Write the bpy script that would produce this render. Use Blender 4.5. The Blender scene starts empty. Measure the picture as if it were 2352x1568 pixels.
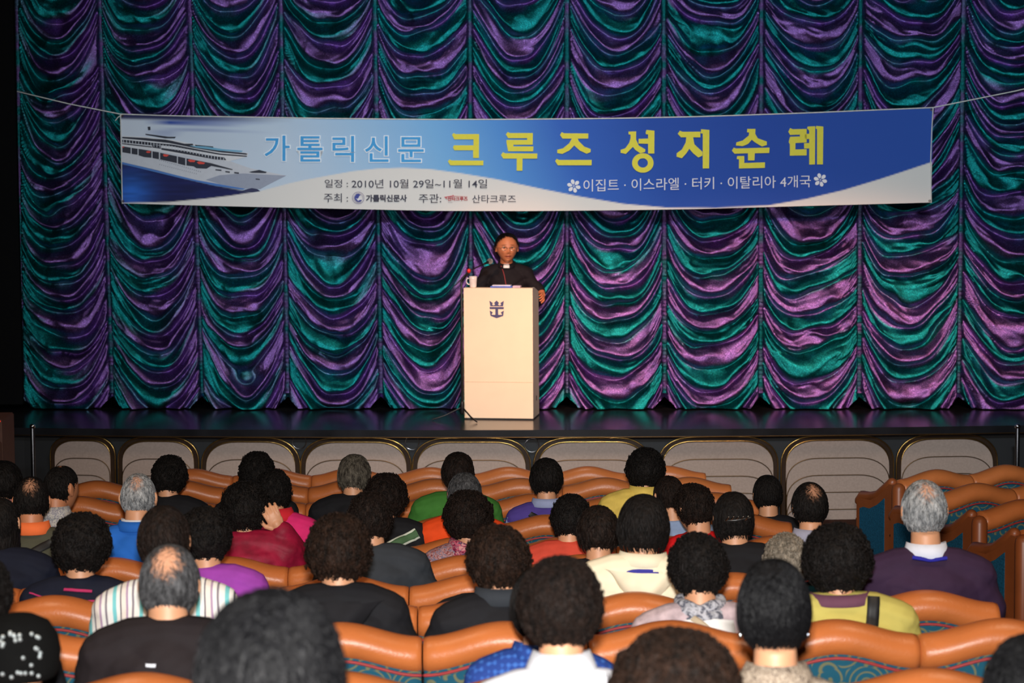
import bpy, bmesh, math, random
import numpy as np
from mathutils import Vector, Matrix, Euler, noise as mnoise
from mathutils.bvhtree import BVHTree

# ------------------------------------------------------------------ camera
SC = bpy.context.scene
COL = SC.collection
F_PX = 5600.0; CX, CY = 1176.0, 784.0; HOR = 270.0; CZ = 3.75
TILT = math.atan((CY - HOR) / F_PX); ROLL = math.radians(0.35)
fwd = Vector((0, math.cos(TILT), -math.sin(TILT)))
up0 = Vector((0, math.sin(TILT), math.cos(TILT))); rt0 = Vector((1, 0, 0))
rt = rt0 * math.cos(ROLL) - up0 * math.sin(ROLL)
up = up0 * math.cos(ROLL) + rt0 * math.sin(ROLL)
cam = bpy.data.cameras.new('camera'); co = bpy.data.objects.new('camera', cam); COL.objects.link(co)
m3 = Matrix((rt, up, -fwd)).transposed()
co.matrix_world = Matrix.Translation((0, 0, CZ)) @ m3.to_4x4()
cam.sensor_width = 36.0; cam.lens = 36.0 * F_PX / 2352.0; cam.clip_end = 200
cam.dof.use_dof = True; cam.dof.focus_distance = 14.0; cam.dof.aperture_fstop = 5.6
SC.camera = co

# ------------------------------------------------------------------ world, lights, exposure
SC.view_settings.view_transform = 'Standard'; SC.view_settings.look = 'None'
SC.view_settings.gamma = 1.0; SC.view_settings.use_curve_mapping = False
SC.view_settings.exposure = 0.0
W = bpy.data.worlds.new('world'); SC.world = W; W.use_nodes = True
W.node_tree.nodes['Background'].inputs[0].default_value = (0.02, 0.02, 0.025, 1)
W.node_tree.nodes['Background'].inputs[1].default_value = 1.0

def light(name, kind, loc, target, power, color, **kw):
    l = bpy.data.lights.new(name, kind); l.energy = power; l.color = color
    for k, v in kw.items(): setattr(l, k, v)
    o = bpy.data.objects.new(name, l); COL.objects.link(o); o.location = loc
    d = Vector(target) - Vector(loc)
    o.rotation_euler = d.to_track_quat('-Z', 'Y').to_euler()
    return o
# the photographer's flash just above the lens
light('camera_flash', 'AREA', (0.0, -0.02, CZ + 0.17), (0, 20, 1.2), 185, (1.0, 0.97, 0.93), shape='RECTANGLE', size=0.10, size_y=0.06, spread=math.radians(75))
# house lights in the ceiling over the audience
for hx in (-2.8, 2.8):
    light('house_light', 'AREA', (hx, 8.0, 7.4), (hx, 9.0, 0.4), 52, (1.0, 0.72, 0.48), shape='DISK', size=1.6, spread=math.radians(120))
light('house_light', 'AREA', (0, 17.8, 7.4), (0, 20.4, 0.4), 68, (1.0, 0.76, 0.58), shape='DISK', size=1.6, spread=math.radians(85))  # unseen lamp beyond the front row, placed to brighten the stage front panels
# warm follow spot on the speaker, front-of-house washes on the drape
light('speaker_spot', 'SPOT', (-2.2, 6.0, 7.0), (0.0, 22.3, 1.90), 4000, (1.0, 0.42, 0.17), spot_size=math.radians(8.5), spot_blend=0.55, shadow_soft_size=0.12)
ss = light('stage_spot', 'SPOT', (3.2, 9.0, 7.0), (2.3, 23, 1.55), 6800, (1.0, 0.44, 0.24), spot_size=math.radians(27), spot_blend=0.8, shadow_soft_size=0.15)
ss.scale = (1.0, 0.38, 1.0)      # shuttered to a wide low band
light('front_wash', 'SPOT', (1.5, 5.0, 7.3), (1.8, 22.5, 3.3), 4200, (0.74, 0.88, 1.0), spot_size=math.radians(44), spot_blend=0.8, shadow_soft_size=0.25)
light('front_wash', 'SPOT', (-3.5, 6.0, 7.3), (-2.5, 22.5, 3.3), 1100, (0.80, 0.88, 1.0), spot_size=math.radians(36), spot_blend=0.9, shadow_soft_size=0.25)

def ray(px, py):
    return (fwd + rt * ((px - CX) / F_PX) - up * ((py - CY) / F_PX))
CAMP = Vector((0, 0, CZ))
def at_y(px, py, y):
    d = ray(px, py); return CAMP + d * (y / d.y)
def at_z(px, py, z):
    d = ray(px, py); return CAMP + d * ((z - CZ) / d.z)
def at_plane(px, py, y0, k):            # vertical plane y = y0 - k x
    d = ray(px, py); return CAMP + d * (y0 / (d.y + k * d.x))

# ------------------------------------------------------------------ helpers
def srgb(r, g, b):
    f = lambda c: (c / 255.0) / 12.92 if c / 255.0 <= 0.04045 else ((c / 255.0 + 0.055) / 1.055) ** 2.4
    return (f(r), f(g), f(b))
MATS = {}
def mat(name, color=(0.5, 0.5, 0.5), rough=0.6, metal=0.0, var=0.12, vscale=30.0, bump=0.0, bscale=80.0, spec=0.5,
        emit=None, estr=0.0, sheen=0.0, coat=0.0, coords='Object'):
    if name in MATS: return MATS[name]
    m = bpy.data.materials.new(name); m.use_nodes = True; nt = m.node_tree; b = nt.nodes['Principled BSDF']
    b.inputs['Roughness'].default_value = rough; b.inputs['Metallic'].default_value = metal
    b.inputs['Specular IOR Level'].default_value = spec
    if sheen: b.inputs['Sheen Weight'].default_value = sheen
    if coat: b.inputs['Coat Weight'].default_value = coat; b.inputs['Coat Roughness'].default_value = 0.12
    tc = nt.nodes.new('ShaderNodeTexCoord')
    n = nt.nodes.new('ShaderNodeTexNoise'); n.inputs['Scale'].default_value = vscale; n.inputs['Detail'].default_value = 3
    nt.links.new(tc.outputs[coords], n.inputs['Vector'])
    r = nt.nodes.new('ShaderNodeValToRGB')
    r.color_ramp.elements[0].color = tuple(c * (1 - var) for c in color[:3]) + (1,)
    r.color_ramp.elements[1].color = tuple(min(1, c * (1 + var)) for c in color[:3]) + (1,)
    r.color_ramp.elements[0].position = 0.3; r.color_ramp.elements[1].position = 0.7
    nt.links.new(n.outputs['Fac'], r.inputs['Fac']); nt.links.new(r.outputs['Color'], b.inputs['Base Color'])
    if bump:
        n2 = nt.nodes.new('ShaderNodeTexNoise'); n2.inputs['Scale'].default_value = bscale; n2.inputs['Detail'].default_value = 4
        nt.links.new(tc.outputs[coords], n2.inputs['Vector'])
        bp = nt.nodes.new('ShaderNodeBump'); bp.inputs['Strength'].default_value = bump; bp.inputs['Distance'].default_value = 0.01
        nt.links.new(n2.outputs['Fac'], bp.inputs['Height']); nt.links.new(bp.outputs['Normal'], b.inputs['Normal'])
    if emit:
        b.inputs['Emission Color'].default_value = (*emit, 1); b.inputs['Emission Strength'].default_value = estr
    MATS[name] = m; m['ramp'] = r.name
    return m

def attr_mat(name, attr, rough=0.7, metal=0.0, bump=0.0, bscale=100.0, spec=0.3):
    if name in MATS: return MATS[name]
    m = bpy.data.materials.new(name); m.use_nodes = True; nt = m.node_tree; b = nt.nodes['Principled BSDF']
    b.inputs['Roughness'].default_value = rough; b.inputs['Metallic'].default_value = metal
    b.inputs['Specular IOR Level'].default_value = spec
    a = nt.nodes.new('ShaderNodeAttribute'); a.attribute_name = attr
    nt.links.new(a.outputs['Color'], b.inputs['Base Color'])
    if bump:
        tc = nt.nodes.new('ShaderNodeTexCoord')
        n2 = nt.nodes.new('ShaderNodeTexNoise'); n2.inputs['Scale'].default_value = bscale; n2.inputs['Detail'].default_value = 4
        nt.links.new(tc.outputs['Object'], n2.inputs['Vector'])
        bp = nt.nodes.new('ShaderNodeBump'); bp.inputs['Strength'].default_value = bump; bp.inputs['Distance'].default_value = 0.01
        nt.links.new(n2.outputs['Fac'], bp.inputs['Height']); nt.links.new(bp.outputs['Normal'], b.inputs['Normal'])
    MATS[name] = m
    return m

def tag(o, label=None, cat=None, group=None, kind=None):
    if label: o['label'] = label
    if cat: o['category'] = cat
    if group: o['group'] = group
    if kind: o['kind'] = kind
    return o
def empty(name, loc=(0, 0, 0), rz=0.0, parent=None):
    o = bpy.data.objects.new(name, None); COL.objects.link(o); o.location = loc; o.rotation_euler = (0, 0, rz)
    o.empty_display_size = 0.1
    if parent: o.parent = parent
    return o
def mesh_obj(name, me, parent=None, m=None, loc=None, smooth=None):
    o = bpy.data.objects.new(name, me); COL.objects.link(o)
    if m is not None and not me.materials: me.materials.append(m)
    if smooth is not None:
        me.polygons.foreach_set('use_smooth', [smooth] * len(me.polygons))
    if parent: o.parent = parent
    if loc: o.location = loc
    return o

class MB:
    def __init__(s): s.v = []; s.f = []
    def add(s, vs, fs):
        b = len(s.v); s.v.extend([tuple(v) for v in vs]); s.f.extend([tuple(b + i for i in f) for f in fs]); return s
    def box(s, c, d, rz=0.0, M=None):
        x, y, z = d[0] / 2, d[1] / 2, d[2] / 2
        vs = [Vector((sx * x, sy * y, sz * z)) for sz in (-1, 1) for sy in (-1, 1) for sx in (-1, 1)]
        R = M if M else Matrix.Rotation(rz, 3, 'Z')
        vs = [R @ v + Vector(c) for v in vs]
        return s.add(vs, [(0, 2, 3, 1), (4, 5, 7, 6), (0, 1, 5, 4), (2, 6, 7, 3), (0, 4, 6, 2), (1, 3, 7, 5)])
    def tube(s, pts, rad, n=10, cap=True, rnd=True, closed=False):
        pts = [Vector(p) for p in pts]
        if not hasattr(rad, '__len__'): rad = [rad] * len(pts)
        if cap and rnd and not closed:
            t0 = (pts[0] - pts[1]).normalized(); t1 = (pts[-1] - pts[-2]).normalized()
            r0, r1 = rad[0], rad[-1]; a = []; ra = []
            for k in (1.0, 0.86, 0.5): a.append(pts[0] + t0 * r0 * k); ra.append(r0 * math.sqrt(max(0.004, 1 - k * k)))
            b = []; rb = []
            for k in (0.5, 0.86, 1.0): b.append(pts[-1] + t1 * r1 * k); rb.append(r1 * math.sqrt(max(0.004, 1 - k * k)))
            pts = a + pts + b; rad = ra + list(rad) + rb
        N = len(pts); base = len(s.v); up_ = None
        for i, p in enumerate(pts):
            if closed: t = (pts[(i + 1) % N] - pts[i - 1])
            else: t = pts[min(i + 1, N - 1)] - pts[max(i - 1, 0)]
            t.normalize()
            if up_ is None:
                up_ = Vector((0, 0, 1)) if abs(t.z) < 0.9 else Vector((0, 1, 0))
            sd = t.cross(up_); 
            if sd.length < 1e-4: sd = t.orthogonal()
            sd.normalize(); up_ = sd.cross(t).normalized()
            for j in range(n):
                a = 2 * math.pi * j / n
                s.v.append(tuple(p + (sd * math.cos(a) + up_ * math.sin(a)) * rad[i]))
        for i in range(N if closed else N - 1):
            i2 = (i + 1) % N
            for j in range(n):
                j2 = (j + 1) % n
                s.f.append((base + i * n + j, base + i * n + j2, base + i2 * n + j2, base + i2 * n + j))
        if cap and not closed:
            s.f.append(tuple(base + j for j in range(n))[::-1]); s.f.append(tuple(base + (N - 1) * n + j for j in range(n)))
        return s
    def rings(s, rings, n=24, cap=True):            # list of (cx,cy,cz,rx,ry[,power])
        base = len(s.v)
        for (cx, cy, cz, rx, ry) in rings:
            for j in range(n):
                a = 2 * math.pi * j / n
                s.v.append((cx + rx * math.cos(a), cy + ry * math.sin(a), cz))
        for i in range(len(rings) - 1):
            for j in range(n):
                j2 = (j + 1) % n
                s.f.append((base + i * n + j, base + i * n + j2, base + (i + 1) * n + j2, base + (i + 1) * n + j))
        if cap:
            s.f.append(tuple(base + j for j in range(n))[::-1]); s.f.append(tuple(base + (len(rings) - 1) * n + j for j in range(n)))
        return s
    def ball(s, c, r, n=16, m=10, R=None):
        if not hasattr(r, '__len__'): r = (r, r, r)
        base = len(s.v); c = Vector(c)
        for i in range(m + 1):
            th = math.pi * i / m
            for j in range(n):
                a = 2 * math.pi * j / n
                p = Vector((r[0] * math.sin(th) * math.cos(a), r[1] * math.sin(th) * math.sin(a), -r[2] * math.cos(th)))
                if R: p = R @ p
                s.v.append(tuple(c + p))
        for i in range(m):
            for j in range(n):
                j2 = (j + 1) % n
                s.f.append((base + i * n + j, base + i * n + j2, base + (i + 1) * n + j2, base + (i + 1) * n + j))
        return s
    def mesh(s, name, smooth=False):
        me = bpy.data.meshes.new(name); me.from_pydata(s.v, [], s.f); me.validate()
        me.polygons.foreach_set('use_smooth', [smooth] * len(me.polygons)); return me
    def build(s, name, m=None, parent=None, smooth=False, bevel=0.0):
        me = s.mesh(name, smooth)
        if bevel:
            bm = bmesh.new(); bm.from_mesh(me)
            bmesh.ops.remove_doubles(bm, verts=bm.verts, dist=1e-5)
            bmesh.ops.bevel(bm, geom=[e for e in bm.edges], offset=bevel, segments=2, affect='EDGES', clamp_overlap=True)
            bm.to_mesh(me); bm.free()
        return mesh_obj(name, me, parent, m)

def np_mesh(name, V, Fq, smooth=True):
    """fast mesh from numpy: V (n,3), Fq (m,3|4)"""
    me = bpy.data.meshes.new(name); V = np.asarray(V, dtype=np.float32); Fq = np.asarray(Fq, dtype=np.int32)
    k = Fq.shape[1]
    me.vertices.add(len(V)); me.vertices.foreach_set('co', V.ravel())
    me.loops.add(Fq.size); me.loops.foreach_set('vertex_index', Fq.ravel())
    me.polygons.add(len(Fq)); me.polygons.foreach_set('loop_start', np.arange(0, Fq.size, k, dtype=np.int32))
    me.polygons.foreach_set('use_smooth', np.full(len(Fq), smooth))
    me.update(calc_edges=True); return me
def set_color(me, name, rgb):
    a = me.color_attributes.new(name, 'FLOAT_COLOR', 'POINT')
    c = np.ones((len(me.vertices), 4), dtype=np.float32); c[:, :3] = rgb; a.data.foreach_set('color', c.ravel())
def grid_faces(nu, nv):
    i = np.arange(nv - 1)[:, None] * nu + np.arange(nu - 1)[None, :]
    i = i.ravel(); return np.stack([i, i + 1, i + nu + 1, i + nu], 1)

def vnoise(x, y, seed=0):
    """smooth value noise on numpy arrays"""
    xi = np.floor(x).astype(np.int64); yi = np.floor(y).astype(np.int64); fx = x - xi; fy = y - yi
    fx = fx * fx * (3 - 2 * fx); fy = fy * fy * (3 - 2 * fy)
    def h(a, b):
        n = (a * 374761393 + b * 668265263 + seed * 1274126177) & 0xffffffff
        n = ((n ^ (n >> 13)) * 1274126177) & 0xffffffff
        n = (n ^ (n >> 16)) & 0xffff
        return n / 65535.0 * 2 - 1
    return (h(xi, yi) * (1 - fx) + h(xi + 1, yi) * fx) * (1 - fy) + (h(xi, yi + 1) * (1 - fx) + h(xi + 1, yi + 1) * fx) * fy

def tri_poly(pts):
    """triangulate a 2d polygon -> verts, faces"""
    from mathutils.geometry import tessellate_polygon
    vs = [Vector((p[0], p[1], 0)) for p in pts]
    return pts, [tuple(t) for t in tessellate_polygon([vs])]

# ------------------------------------------------------------------ the hall
STAGE_Z = 1.0; K = 0.055; YC = 23.03
black = mat('black_paint', (0.006, 0.006, 0.007), rough=0.6)
blackwall = mat('black_masking_fabric', (0.003, 0.003, 0.0035), rough=0.9, spec=0.1)
ceil_m = mat('dark_ceiling', (0.03, 0.028, 0.028), rough=0.8)
hallwall = mat('hall_wall_brown', (0.05, 0.022, 0.014), rough=0.7)
carpet = mat('aisle_carpet', (0.045, 0.018, 0.012), rough=0.95, var=0.5, vscale=18, bump=0.4, bscale=300, spec=0.1)

# seat rows: name -> (pixel y of the roll seams, pixel pitch of seats, pixel x of one seam, seats left .. right of it)
PITCH = 0.53
ROWS = {'A': (1088, 181, 716, -2, 4), 'B': (1115, 194, 709, -3, 4), 'C': (1152, 208, 703, -3, 4), 'D': (1202, 225, 693, -4, 4),
        'E': (1255, 245, 925, -4, 3), 'F': (1298, 269, 663, -3, 4), 'G': (1344, 298, 940, -4, 2), 'H': (1390, 333, 960, -4, 3),
        'I': (1460, 379, 971, -3, 3), 'J': (1578, 450, 555, -2, 4)}
ROWY = {}; ROWTOP = {}
for k, (y, p, x, a, b) in ROWS.items():
    s = p / PITCH; ROWY[k] = F_PX / s
    ROWTOP[k] = at_y(CX, y, ROWY[k]).z
for k, y, t in (('K', 5.60, -1.46), ('L', 4.55, -1.33), ('M', 3.52, -1.20)):
    ROWY[k] = y; ROWTOP[k] = CZ + t
BACKH = 0.93
knots = sorted([(ROWY[k], ROWTOP[k] - BACKH) for k in ROWY] + [(30, 0.18), (18.4, 0.18), (17.2, 0.33), (1.5, 1.95), (-3, 2.15)])
def floor_z(y):
    for (y0, z0), (y1, z1) in zip(knots, knots[1:]):
        if y0 <= y <= y1: return z0 + (z1 - z0) * (y - y0) / (y1 - y0)
    return knots[0][1] if y < knots[0][0] else knots[-1][1]
HX = 8.5
mb = MB(); vs = []; 
for (y, z) in knots: vs += [(-HX, y, z), (HX, y, z)]
n = len(knots)
for (y, z) in knots: vs += [(-HX, y, z - 0.1), (HX, y, z - 0.1)]
fs = [(2 * i, 2 * i + 1, 2 * i + 3, 2 * i + 2) for i in range(n - 1)] + [(2 * n + 2 * i, 2 * n + 2 * i + 2, 2 * n + 2 * i + 3, 2 * n + 2 * i + 1) for i in range(n - 1)]
mb.add(vs, fs); tag(mb.build('floor', carpet), 'dark reddish brown carpeted floor sloping down to the stage', kind='structure')
tag(MB().box((0, 13, 7.75), (2 * HX, 34, 0.1)).build('ceiling', ceil_m), kind='structure')
tag(MB().box((-HX, 13, 3.9), (0.1, 34, 7.8)).build('wall_left', hallwall), kind='structure')
tag(MB().box((HX, 13, 3.9), (0.1, 34, 7.8)).build('wall_right', hallwall), kind='structure')
tag(MB().box((0, -3, 3.9), (2 * HX, 0.1, 7.8)).build('wall_back', hallwall), kind='structure')
tag(MB().box((0, 24.6, 3.9), (2 * HX, 0.1, 7.8)).build('wall_front', blackwall), kind='structure')
# black proscenium leg at the left of the drape
pl = at_plane(38, 600, YC - 0.25, K)
tag(MB().box(((pl.x - HX) / 2 - 0.0, YC + 0.02 - K * pl.x, 4.5), (pl.x + HX, 0.3, 6.9)).build('trim_1', blackwall), 'black masking wall at the left side of the drape', kind='structure')

# stage platform with a gently convex front edge
def lip_y(x): return 21.22 - 0.018 * x * x * 1.0 - K * 0.6 * x if False else 21.40 + 0.012 * x * x - 0.03 * x
stage_m = mat('glossy_black_stage', (0.010, 0.010, 0.012), rough=0.20, var=0.5, vscale=3, bump=0.05, bscale=9, spec=0.6)
xs = np.linspace(-HX + 0.2, HX - 0.2, 61)
vs = []; fs = []
for x in xs:
    y = lip_y(max(-4.6, min(4.9, x)))
    vs += [(x, y, STAGE_Z), (x, 24.5, STAGE_Z), (x, y, STAGE_Z - 0.07), (x, y + 0.09, STAGE_Z - 0.075), (x, y + 0.1, STAGE_Z - 0.1), (x, 24.5, STAGE_Z - 0.1)]
for i in range(60):
    a = i * 6; b = a + 6
    fs += [(a, b, b + 1, a + 1), (a + 2, b + 2, b, a), (a + 3, b + 3, b + 2, a + 2), (a + 4, b + 4, b + 3, a + 3), (a + 5, b + 5, b + 4, a + 4), (a + 1, b + 1, b + 5, a + 5)]
st = MB().add(vs, fs).build('stage_platform', stage_m); tag(st, 'glossy black stage floor with a thick rounded front edge', 'stage')
brass = mat('brass', (0.55, 0.33, 0.10), rough=0.25, metal=1.0)
dimbrass = mat('dark_tarnished_brass', (0.12, 0.065, 0.025), rough=0.4, metal=1.0)
chrome = mat('chrome', (0.6, 0.6, 0.62), rough=0.15, metal=1.0)
MB().tube([(x, lip_y(x) - 0.003, STAGE_Z - 0.066) for x in np.linspace(-4.6, 4.9, 40)], 0.004, 6).build('edge_strip', dimbrass, st, True)
# black fascia behind the apron panels
vs = []; fs = []
for x in xs:
    y = lip_y(max(-4.6, min(4.9, x))) + 0.16
    vs += [(x, y, 0.15), (x, y, STAGE_Z - 0.1), (x, y + 0.05, 0.15), (x, y + 0.05, STAGE_Z - 0.1)]
for i in range(60):
    a = i * 4; b = a + 4; fs += [(a, b, b + 1, a + 1), (a + 2, a + 3, b + 3, b + 2)]
MB().add(vs, fs).build('fascia', black, st)

# apron panels: nested arch-topped fabric tiers with brass trim
taupe = mat('taupe_fabric', srgb(170, 150, 138), rough=0.9, var=0.08, vscale=60, bump=0.3, bscale=400, spec=0.15)
band = mat('glossy_dark_band', (0.035, 0.02, 0.012), rough=0.2, spec=0.7)
PAN = [(93, 248), (255, 446), (453, 684), (686, 943), (946, 1219), (1226, 1497), (1513, 1791), (1798, 2060), (2066, 2303)]
PNAME = ['leftmost', 'second from left', 'third from left', 'fourth from left', 'centre, under the lectern', 'sixth from left', 'seventh from left', 'second from right', 'rightmost']
def arch(w, h, r, n=10, inset=0.0):
    """outline of a panel: bottom-left round the arch to bottom-right"""
    pts = [(-w / 2 + inset, 0)]
    rx = r * 1.25 - inset; rz = r - inset * 0.8
    for k in range(n + 1):
        a = math.pi - (math.pi / 2) * k / n
        c, s_ = math.cos(a), math.sin(a)
        pts.append((-w / 2 + r * 1.25 + rx * math.copysign(abs(c) ** 0.85, c), h - r + rz * abs(s_) ** 0.85))
    for k in range(n + 1):
        a = math.pi / 2 - (math.pi / 2) * k / n
        c, s_ = math.cos(a), math.sin(a)
        pts.append((w / 2 - r * 1.25 + rx * math.copysign(abs(c) ** 0.85, c), h - r + rz * abs(s_) ** 0.85))
    pts.append((w / 2 - inset, 0)); return pts
def slab(pts, y0, y1):
    n = len(pts); vs = [(p[0], y0, p[1]) for p in pts] + [(p[0], y1, p[1]) for p in pts]
    _, t = tri_poly(pts); fs = [tuple(x) for x in t] + [tuple(n + i for i in x[::-1]) for x in t]
    fs += [(i, (i + 1) % n, n + (i + 1) % n, n + i) for i in range(n)]
    return vs, fs
for i, (xa, xb) in enumerate(PAN):
    ym = 21.35; A = at_y(xa, 1100, ym); B = at_y(xb, 1100, ym)
    A = Vector((A.x, lip_y(A.x) + 0.10)); B = Vector((B.x, lip_y(B.x) + 0.10))
    w = (B - A).length; c = (A + B) / 2; ang = math.atan2(B.y - A.y, B.x - A.x)
    FZ = 0.18; H = STAGE_Z - 0.085 - FZ
    r = empty('apron_panel', (c.x, c.y, FZ), ang)
    tag(r, f'taupe nested-arch stage front panel with brass trim, {PNAME[i]}', 'panel', 'arched panels along the stage front')
    o = slab(arch(w, H, min(0.26, w * 0.30)), 0.0, 0.04); MB().add(*o).build('band', band, r)
    MB().tube([(p[0], -0.004, p[1]) for p in arch(w, H, min(0.26, w * 0.30))], 0.006, 6).build('outer_trim', brass, r, True)
    MB().tube([(p[0], -0.004, p[1]) for p in arch(w, H - 0.0, min(0.26, w * 0.30), inset=0.045)], 0.006, 6).build('inner_trim', brass, r, True)
    nt_ = 5
    for k in range(nt_):
        h = H - 0.045 - k * 0.150
        if h < 0.08: break
        pts = arch(w - 0.085, h, min(0.235, w * 0.26, h * 0.9))
        d = 0.004 + k * 0.022
        vs, fs = slab(pts, -d - 0.006, 0.0 if k == 0 else -d + 0.004)
        t = MB().add(vs, fs).build('tier_panel', taupe, r)
        if k:
            MB().tube([(p[0], -d - 0.006, p[1]) for p in pts], 0.0045, 6).build('tier_trim', dimbrass, t, True)
# chrome rings between panels
for px, py in ((685, 1018), (946, 1018), (1222, 1022)):
    p = at_y(px, py, 21.48); p.y = lip_y(p.x) + 0.085
    rr = 0.062
    o = MB().tube([(p.x + rr * math.cos(a), p.y, p.z + rr * math.sin(a)) for a in np.linspace(0, 2 * math.pi, 25)[:-1]], 0.004, 6, closed=True).build('chrome_ring', chrome, None, True)
    MB().tube([(p.x, p.y, p.z + rr), (p.x, p.y + 0.08, p.z + rr + 0.004)], 0.004, 6).build('hook', chrome, o, True)
    tag(o, {685: 'thin chrome ring between the third and fourth stage front panels', 946: 'thin chrome ring between fourth panel and the centre panel',
            1222: 'thin chrome ring right of the centre stage front panel'}[px], 'ring', 'chrome rings on the stage front')
# metal posts beside the end panels
for px, d_ in ((75, 'left'), (2337, 'right')):
    p = at_y(px, 1000, 20.9)
    z1 = p.z + 0.06; z0 = floor_z(p.y)
    r = empty('handrail_post', (p.x, 20.9, z0)); tag(r, f'dark metal post with a bright cap at the {d_} end of the stage front', 'post', 'posts at the stage ends')
    MB().tube([(0, 0, 0.02), (0, 0, z1 - z0)], 0.02, 12).build('pole', mat('gunmetal', (0.12, 0.12, 0.13), 0.3, 1.0), r, True)
    MB().ball((0, 0, z1 - z0 + 0.02), (0.028, 0.028, 0.022)).build('cap', chrome, r, True)
    MB().rings([(0, 0, 0, 0.06, 0.06), (0, 0, 0.02, 0.055, 0.055), (0, 0, 0.035, 0.03, 0.03)], 20).build('base_plate', black, r, True)
# step with two rows of small red lamps at far left
pA = at_y(0, 972, 19.5); pB = at_y(40, 972, 19.5); pC = at_y(0, 1022, 19.5)
zs = floor_z(19.5)
r = empty('lit_step', (pB.x - 0.93, 19.75, zs)); tag(r, 'dark brown side steps edged with two rows of tiny red lamps', 'steps')
brownp = mat('brown_riser', (0.10, 0.035, 0.018), rough=0.6)
h1 = pA.z - zs; h2 = pC.z - zs
MB().box((0, 0.25, h1 / 2), (1.5, 0.5, h1)).build('upper_step', brownp, r, bevel=0.01)
MB().box((0, -0.15, h2 / 2), (1.5, 0.3, h2)).build('lower_step', brownp, r, bevel=0.01)
red_e = mat('red_lamp', (0.8, 0.05, 0.01), emit=(1.0, 0.035, 0.005), estr=3.5)
for (yy, zz) in ((-0.006, h1 - 0.012), (-0.306, h2 - 0.012)):
    strip = MB().box((0, yy, zz), (1.5, 0.012, 0.012)).build('lamp_strip', mat('strip_channel', (0.15, 0.02, 0.01), 0.5), r)
    for k in range(14):
        MB().ball((0.735 - k * 0.042, yy - 0.006, zz), 0.0065, 8, 6).build('red_lamp', red_e, strip, True)

# ------------------------------------------------------------------ the swagged drape
def curtain_mat():
    m = bpy.data.materials.new('iridescent_swag_fabric'); m.use_nodes = True; nt = m.node_tree; b = nt.nodes['Principled BSDF']
    a = nt.nodes.new('ShaderNodeAttribute'); a.attribute_name = 'tone'
    tc = nt.nodes.new('ShaderNodeTexCoord')
    n = nt.nodes.new('ShaderNodeTexNoise'); n.inputs['Scale'].default_value = 55; n.inputs['Detail'].default_value = 5; n.inputs['Roughness'].default_value = 0.7
    nt.links.new(tc.outputs['Object'], n.inputs['Vector'])
    mul = nt.nodes.new('ShaderNodeMath'); mul.operation = 'MULTIPLY_ADD'; mul.inputs[1].default_value = 1.1; mul.inputs[2].default_value = 0.45
    nt.links.new(n.outputs['Fac'], mul.inputs[0])
    mx = nt.nodes.new('ShaderNodeVectorMath'); mx.operation = 'SCALE'
    vo = nt.nodes.new('ShaderNodeTexVoronoi'); vo.inputs['Scale'].default_value = 210; nt.links.new(tc.outputs['Object'], vo.inputs['Vector'])
    sv = nt.nodes.new('ShaderNodeSeparateColor'); nt.links.new(vo.outputs['Color'], sv.inputs[0])
    pw = nt.nodes.new('ShaderNodeMath'); pw.operation = 'POWER'; pw.inputs[1].default_value = 5.0; nt.links.new(sv.outputs[0], pw.inputs[0])
    ma = nt.nodes.new('ShaderNodeMath'); ma.operation = 'MULTIPLY_ADD'; ma.inputs[1].default_value = 1.6; ma.inputs[2].default_value = 0.68; nt.links.new(pw.outputs[0], ma.inputs[0])  # random bright cells put the cloth's glitter sparkle into the base colour
    mm = nt.nodes.new('ShaderNodeMath'); mm.operation = 'MULTIPLY'; nt.links.new(ma.outputs[0], mm.inputs[0]); nt.links.new(mul.outputs[0], mm.inputs[1])
    nt.links.new(a.outputs['Color'], mx.inputs[0]); nt.links.new(mm.outputs[0], mx.inputs['Scale'])
    nt.links.new(mx.outputs['Vector'], b.inputs['Base Color'])
    b.inputs['Metallic'].default_value = 0.95; b.inputs['Roughness'].default_value = 0.31
    n2 = nt.nodes.new('ShaderNodeTexNoise'); n2.inputs['Scale'].default_value = 160; n2.inputs['Detail'].default_value = 6; n2.inputs['Roughness'].default_value = 0.8
    nt.links.new(tc.outputs['Object'], n2.inputs['Vector'])
    bp = nt.nodes.new('ShaderNodeBump'); bp.inputs['Strength'].default_value = 0.55; bp.inputs['Distance'].default_value = 0.004
    nt.links.new(n2.outputs['Fac'], bp.inputs['Height'])
    nt.links.new(bp.outputs['Normal'], b.inputs['Normal'])
    return m
cm = curtain_mat()
TEAL = np.array((0.005, 0.175, 0.180)); PURP = np.array((0.172, 0.086, 0.285))
SEAM = [(40, 52), (230, 260), (436, 466), (645, 662), (861, 876), (1079, 1082), (1302, 1302), (1524, 1526), (1748, 1746), (1976, 1972), (2212, 2200), (2448, 2436), (2690, 2680)]
SWAG_T = 5.7
def seam_x(i, z):
    a = at_plane(SEAM[i][0], 0, YC, K); b = at_plane(SEAM[i][1], 940, YC, K)
    return b.x + (a.x - b.x) * (z - b.z) / (a.z - b.z)
drape = empty('swag_drape', (0, YC, STAGE_Z)); tag(drape, 'teal and purple metallic swagged stage curtain gathered in vertical columns', 'curtain')
NU, NV = 84, 620
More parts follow.
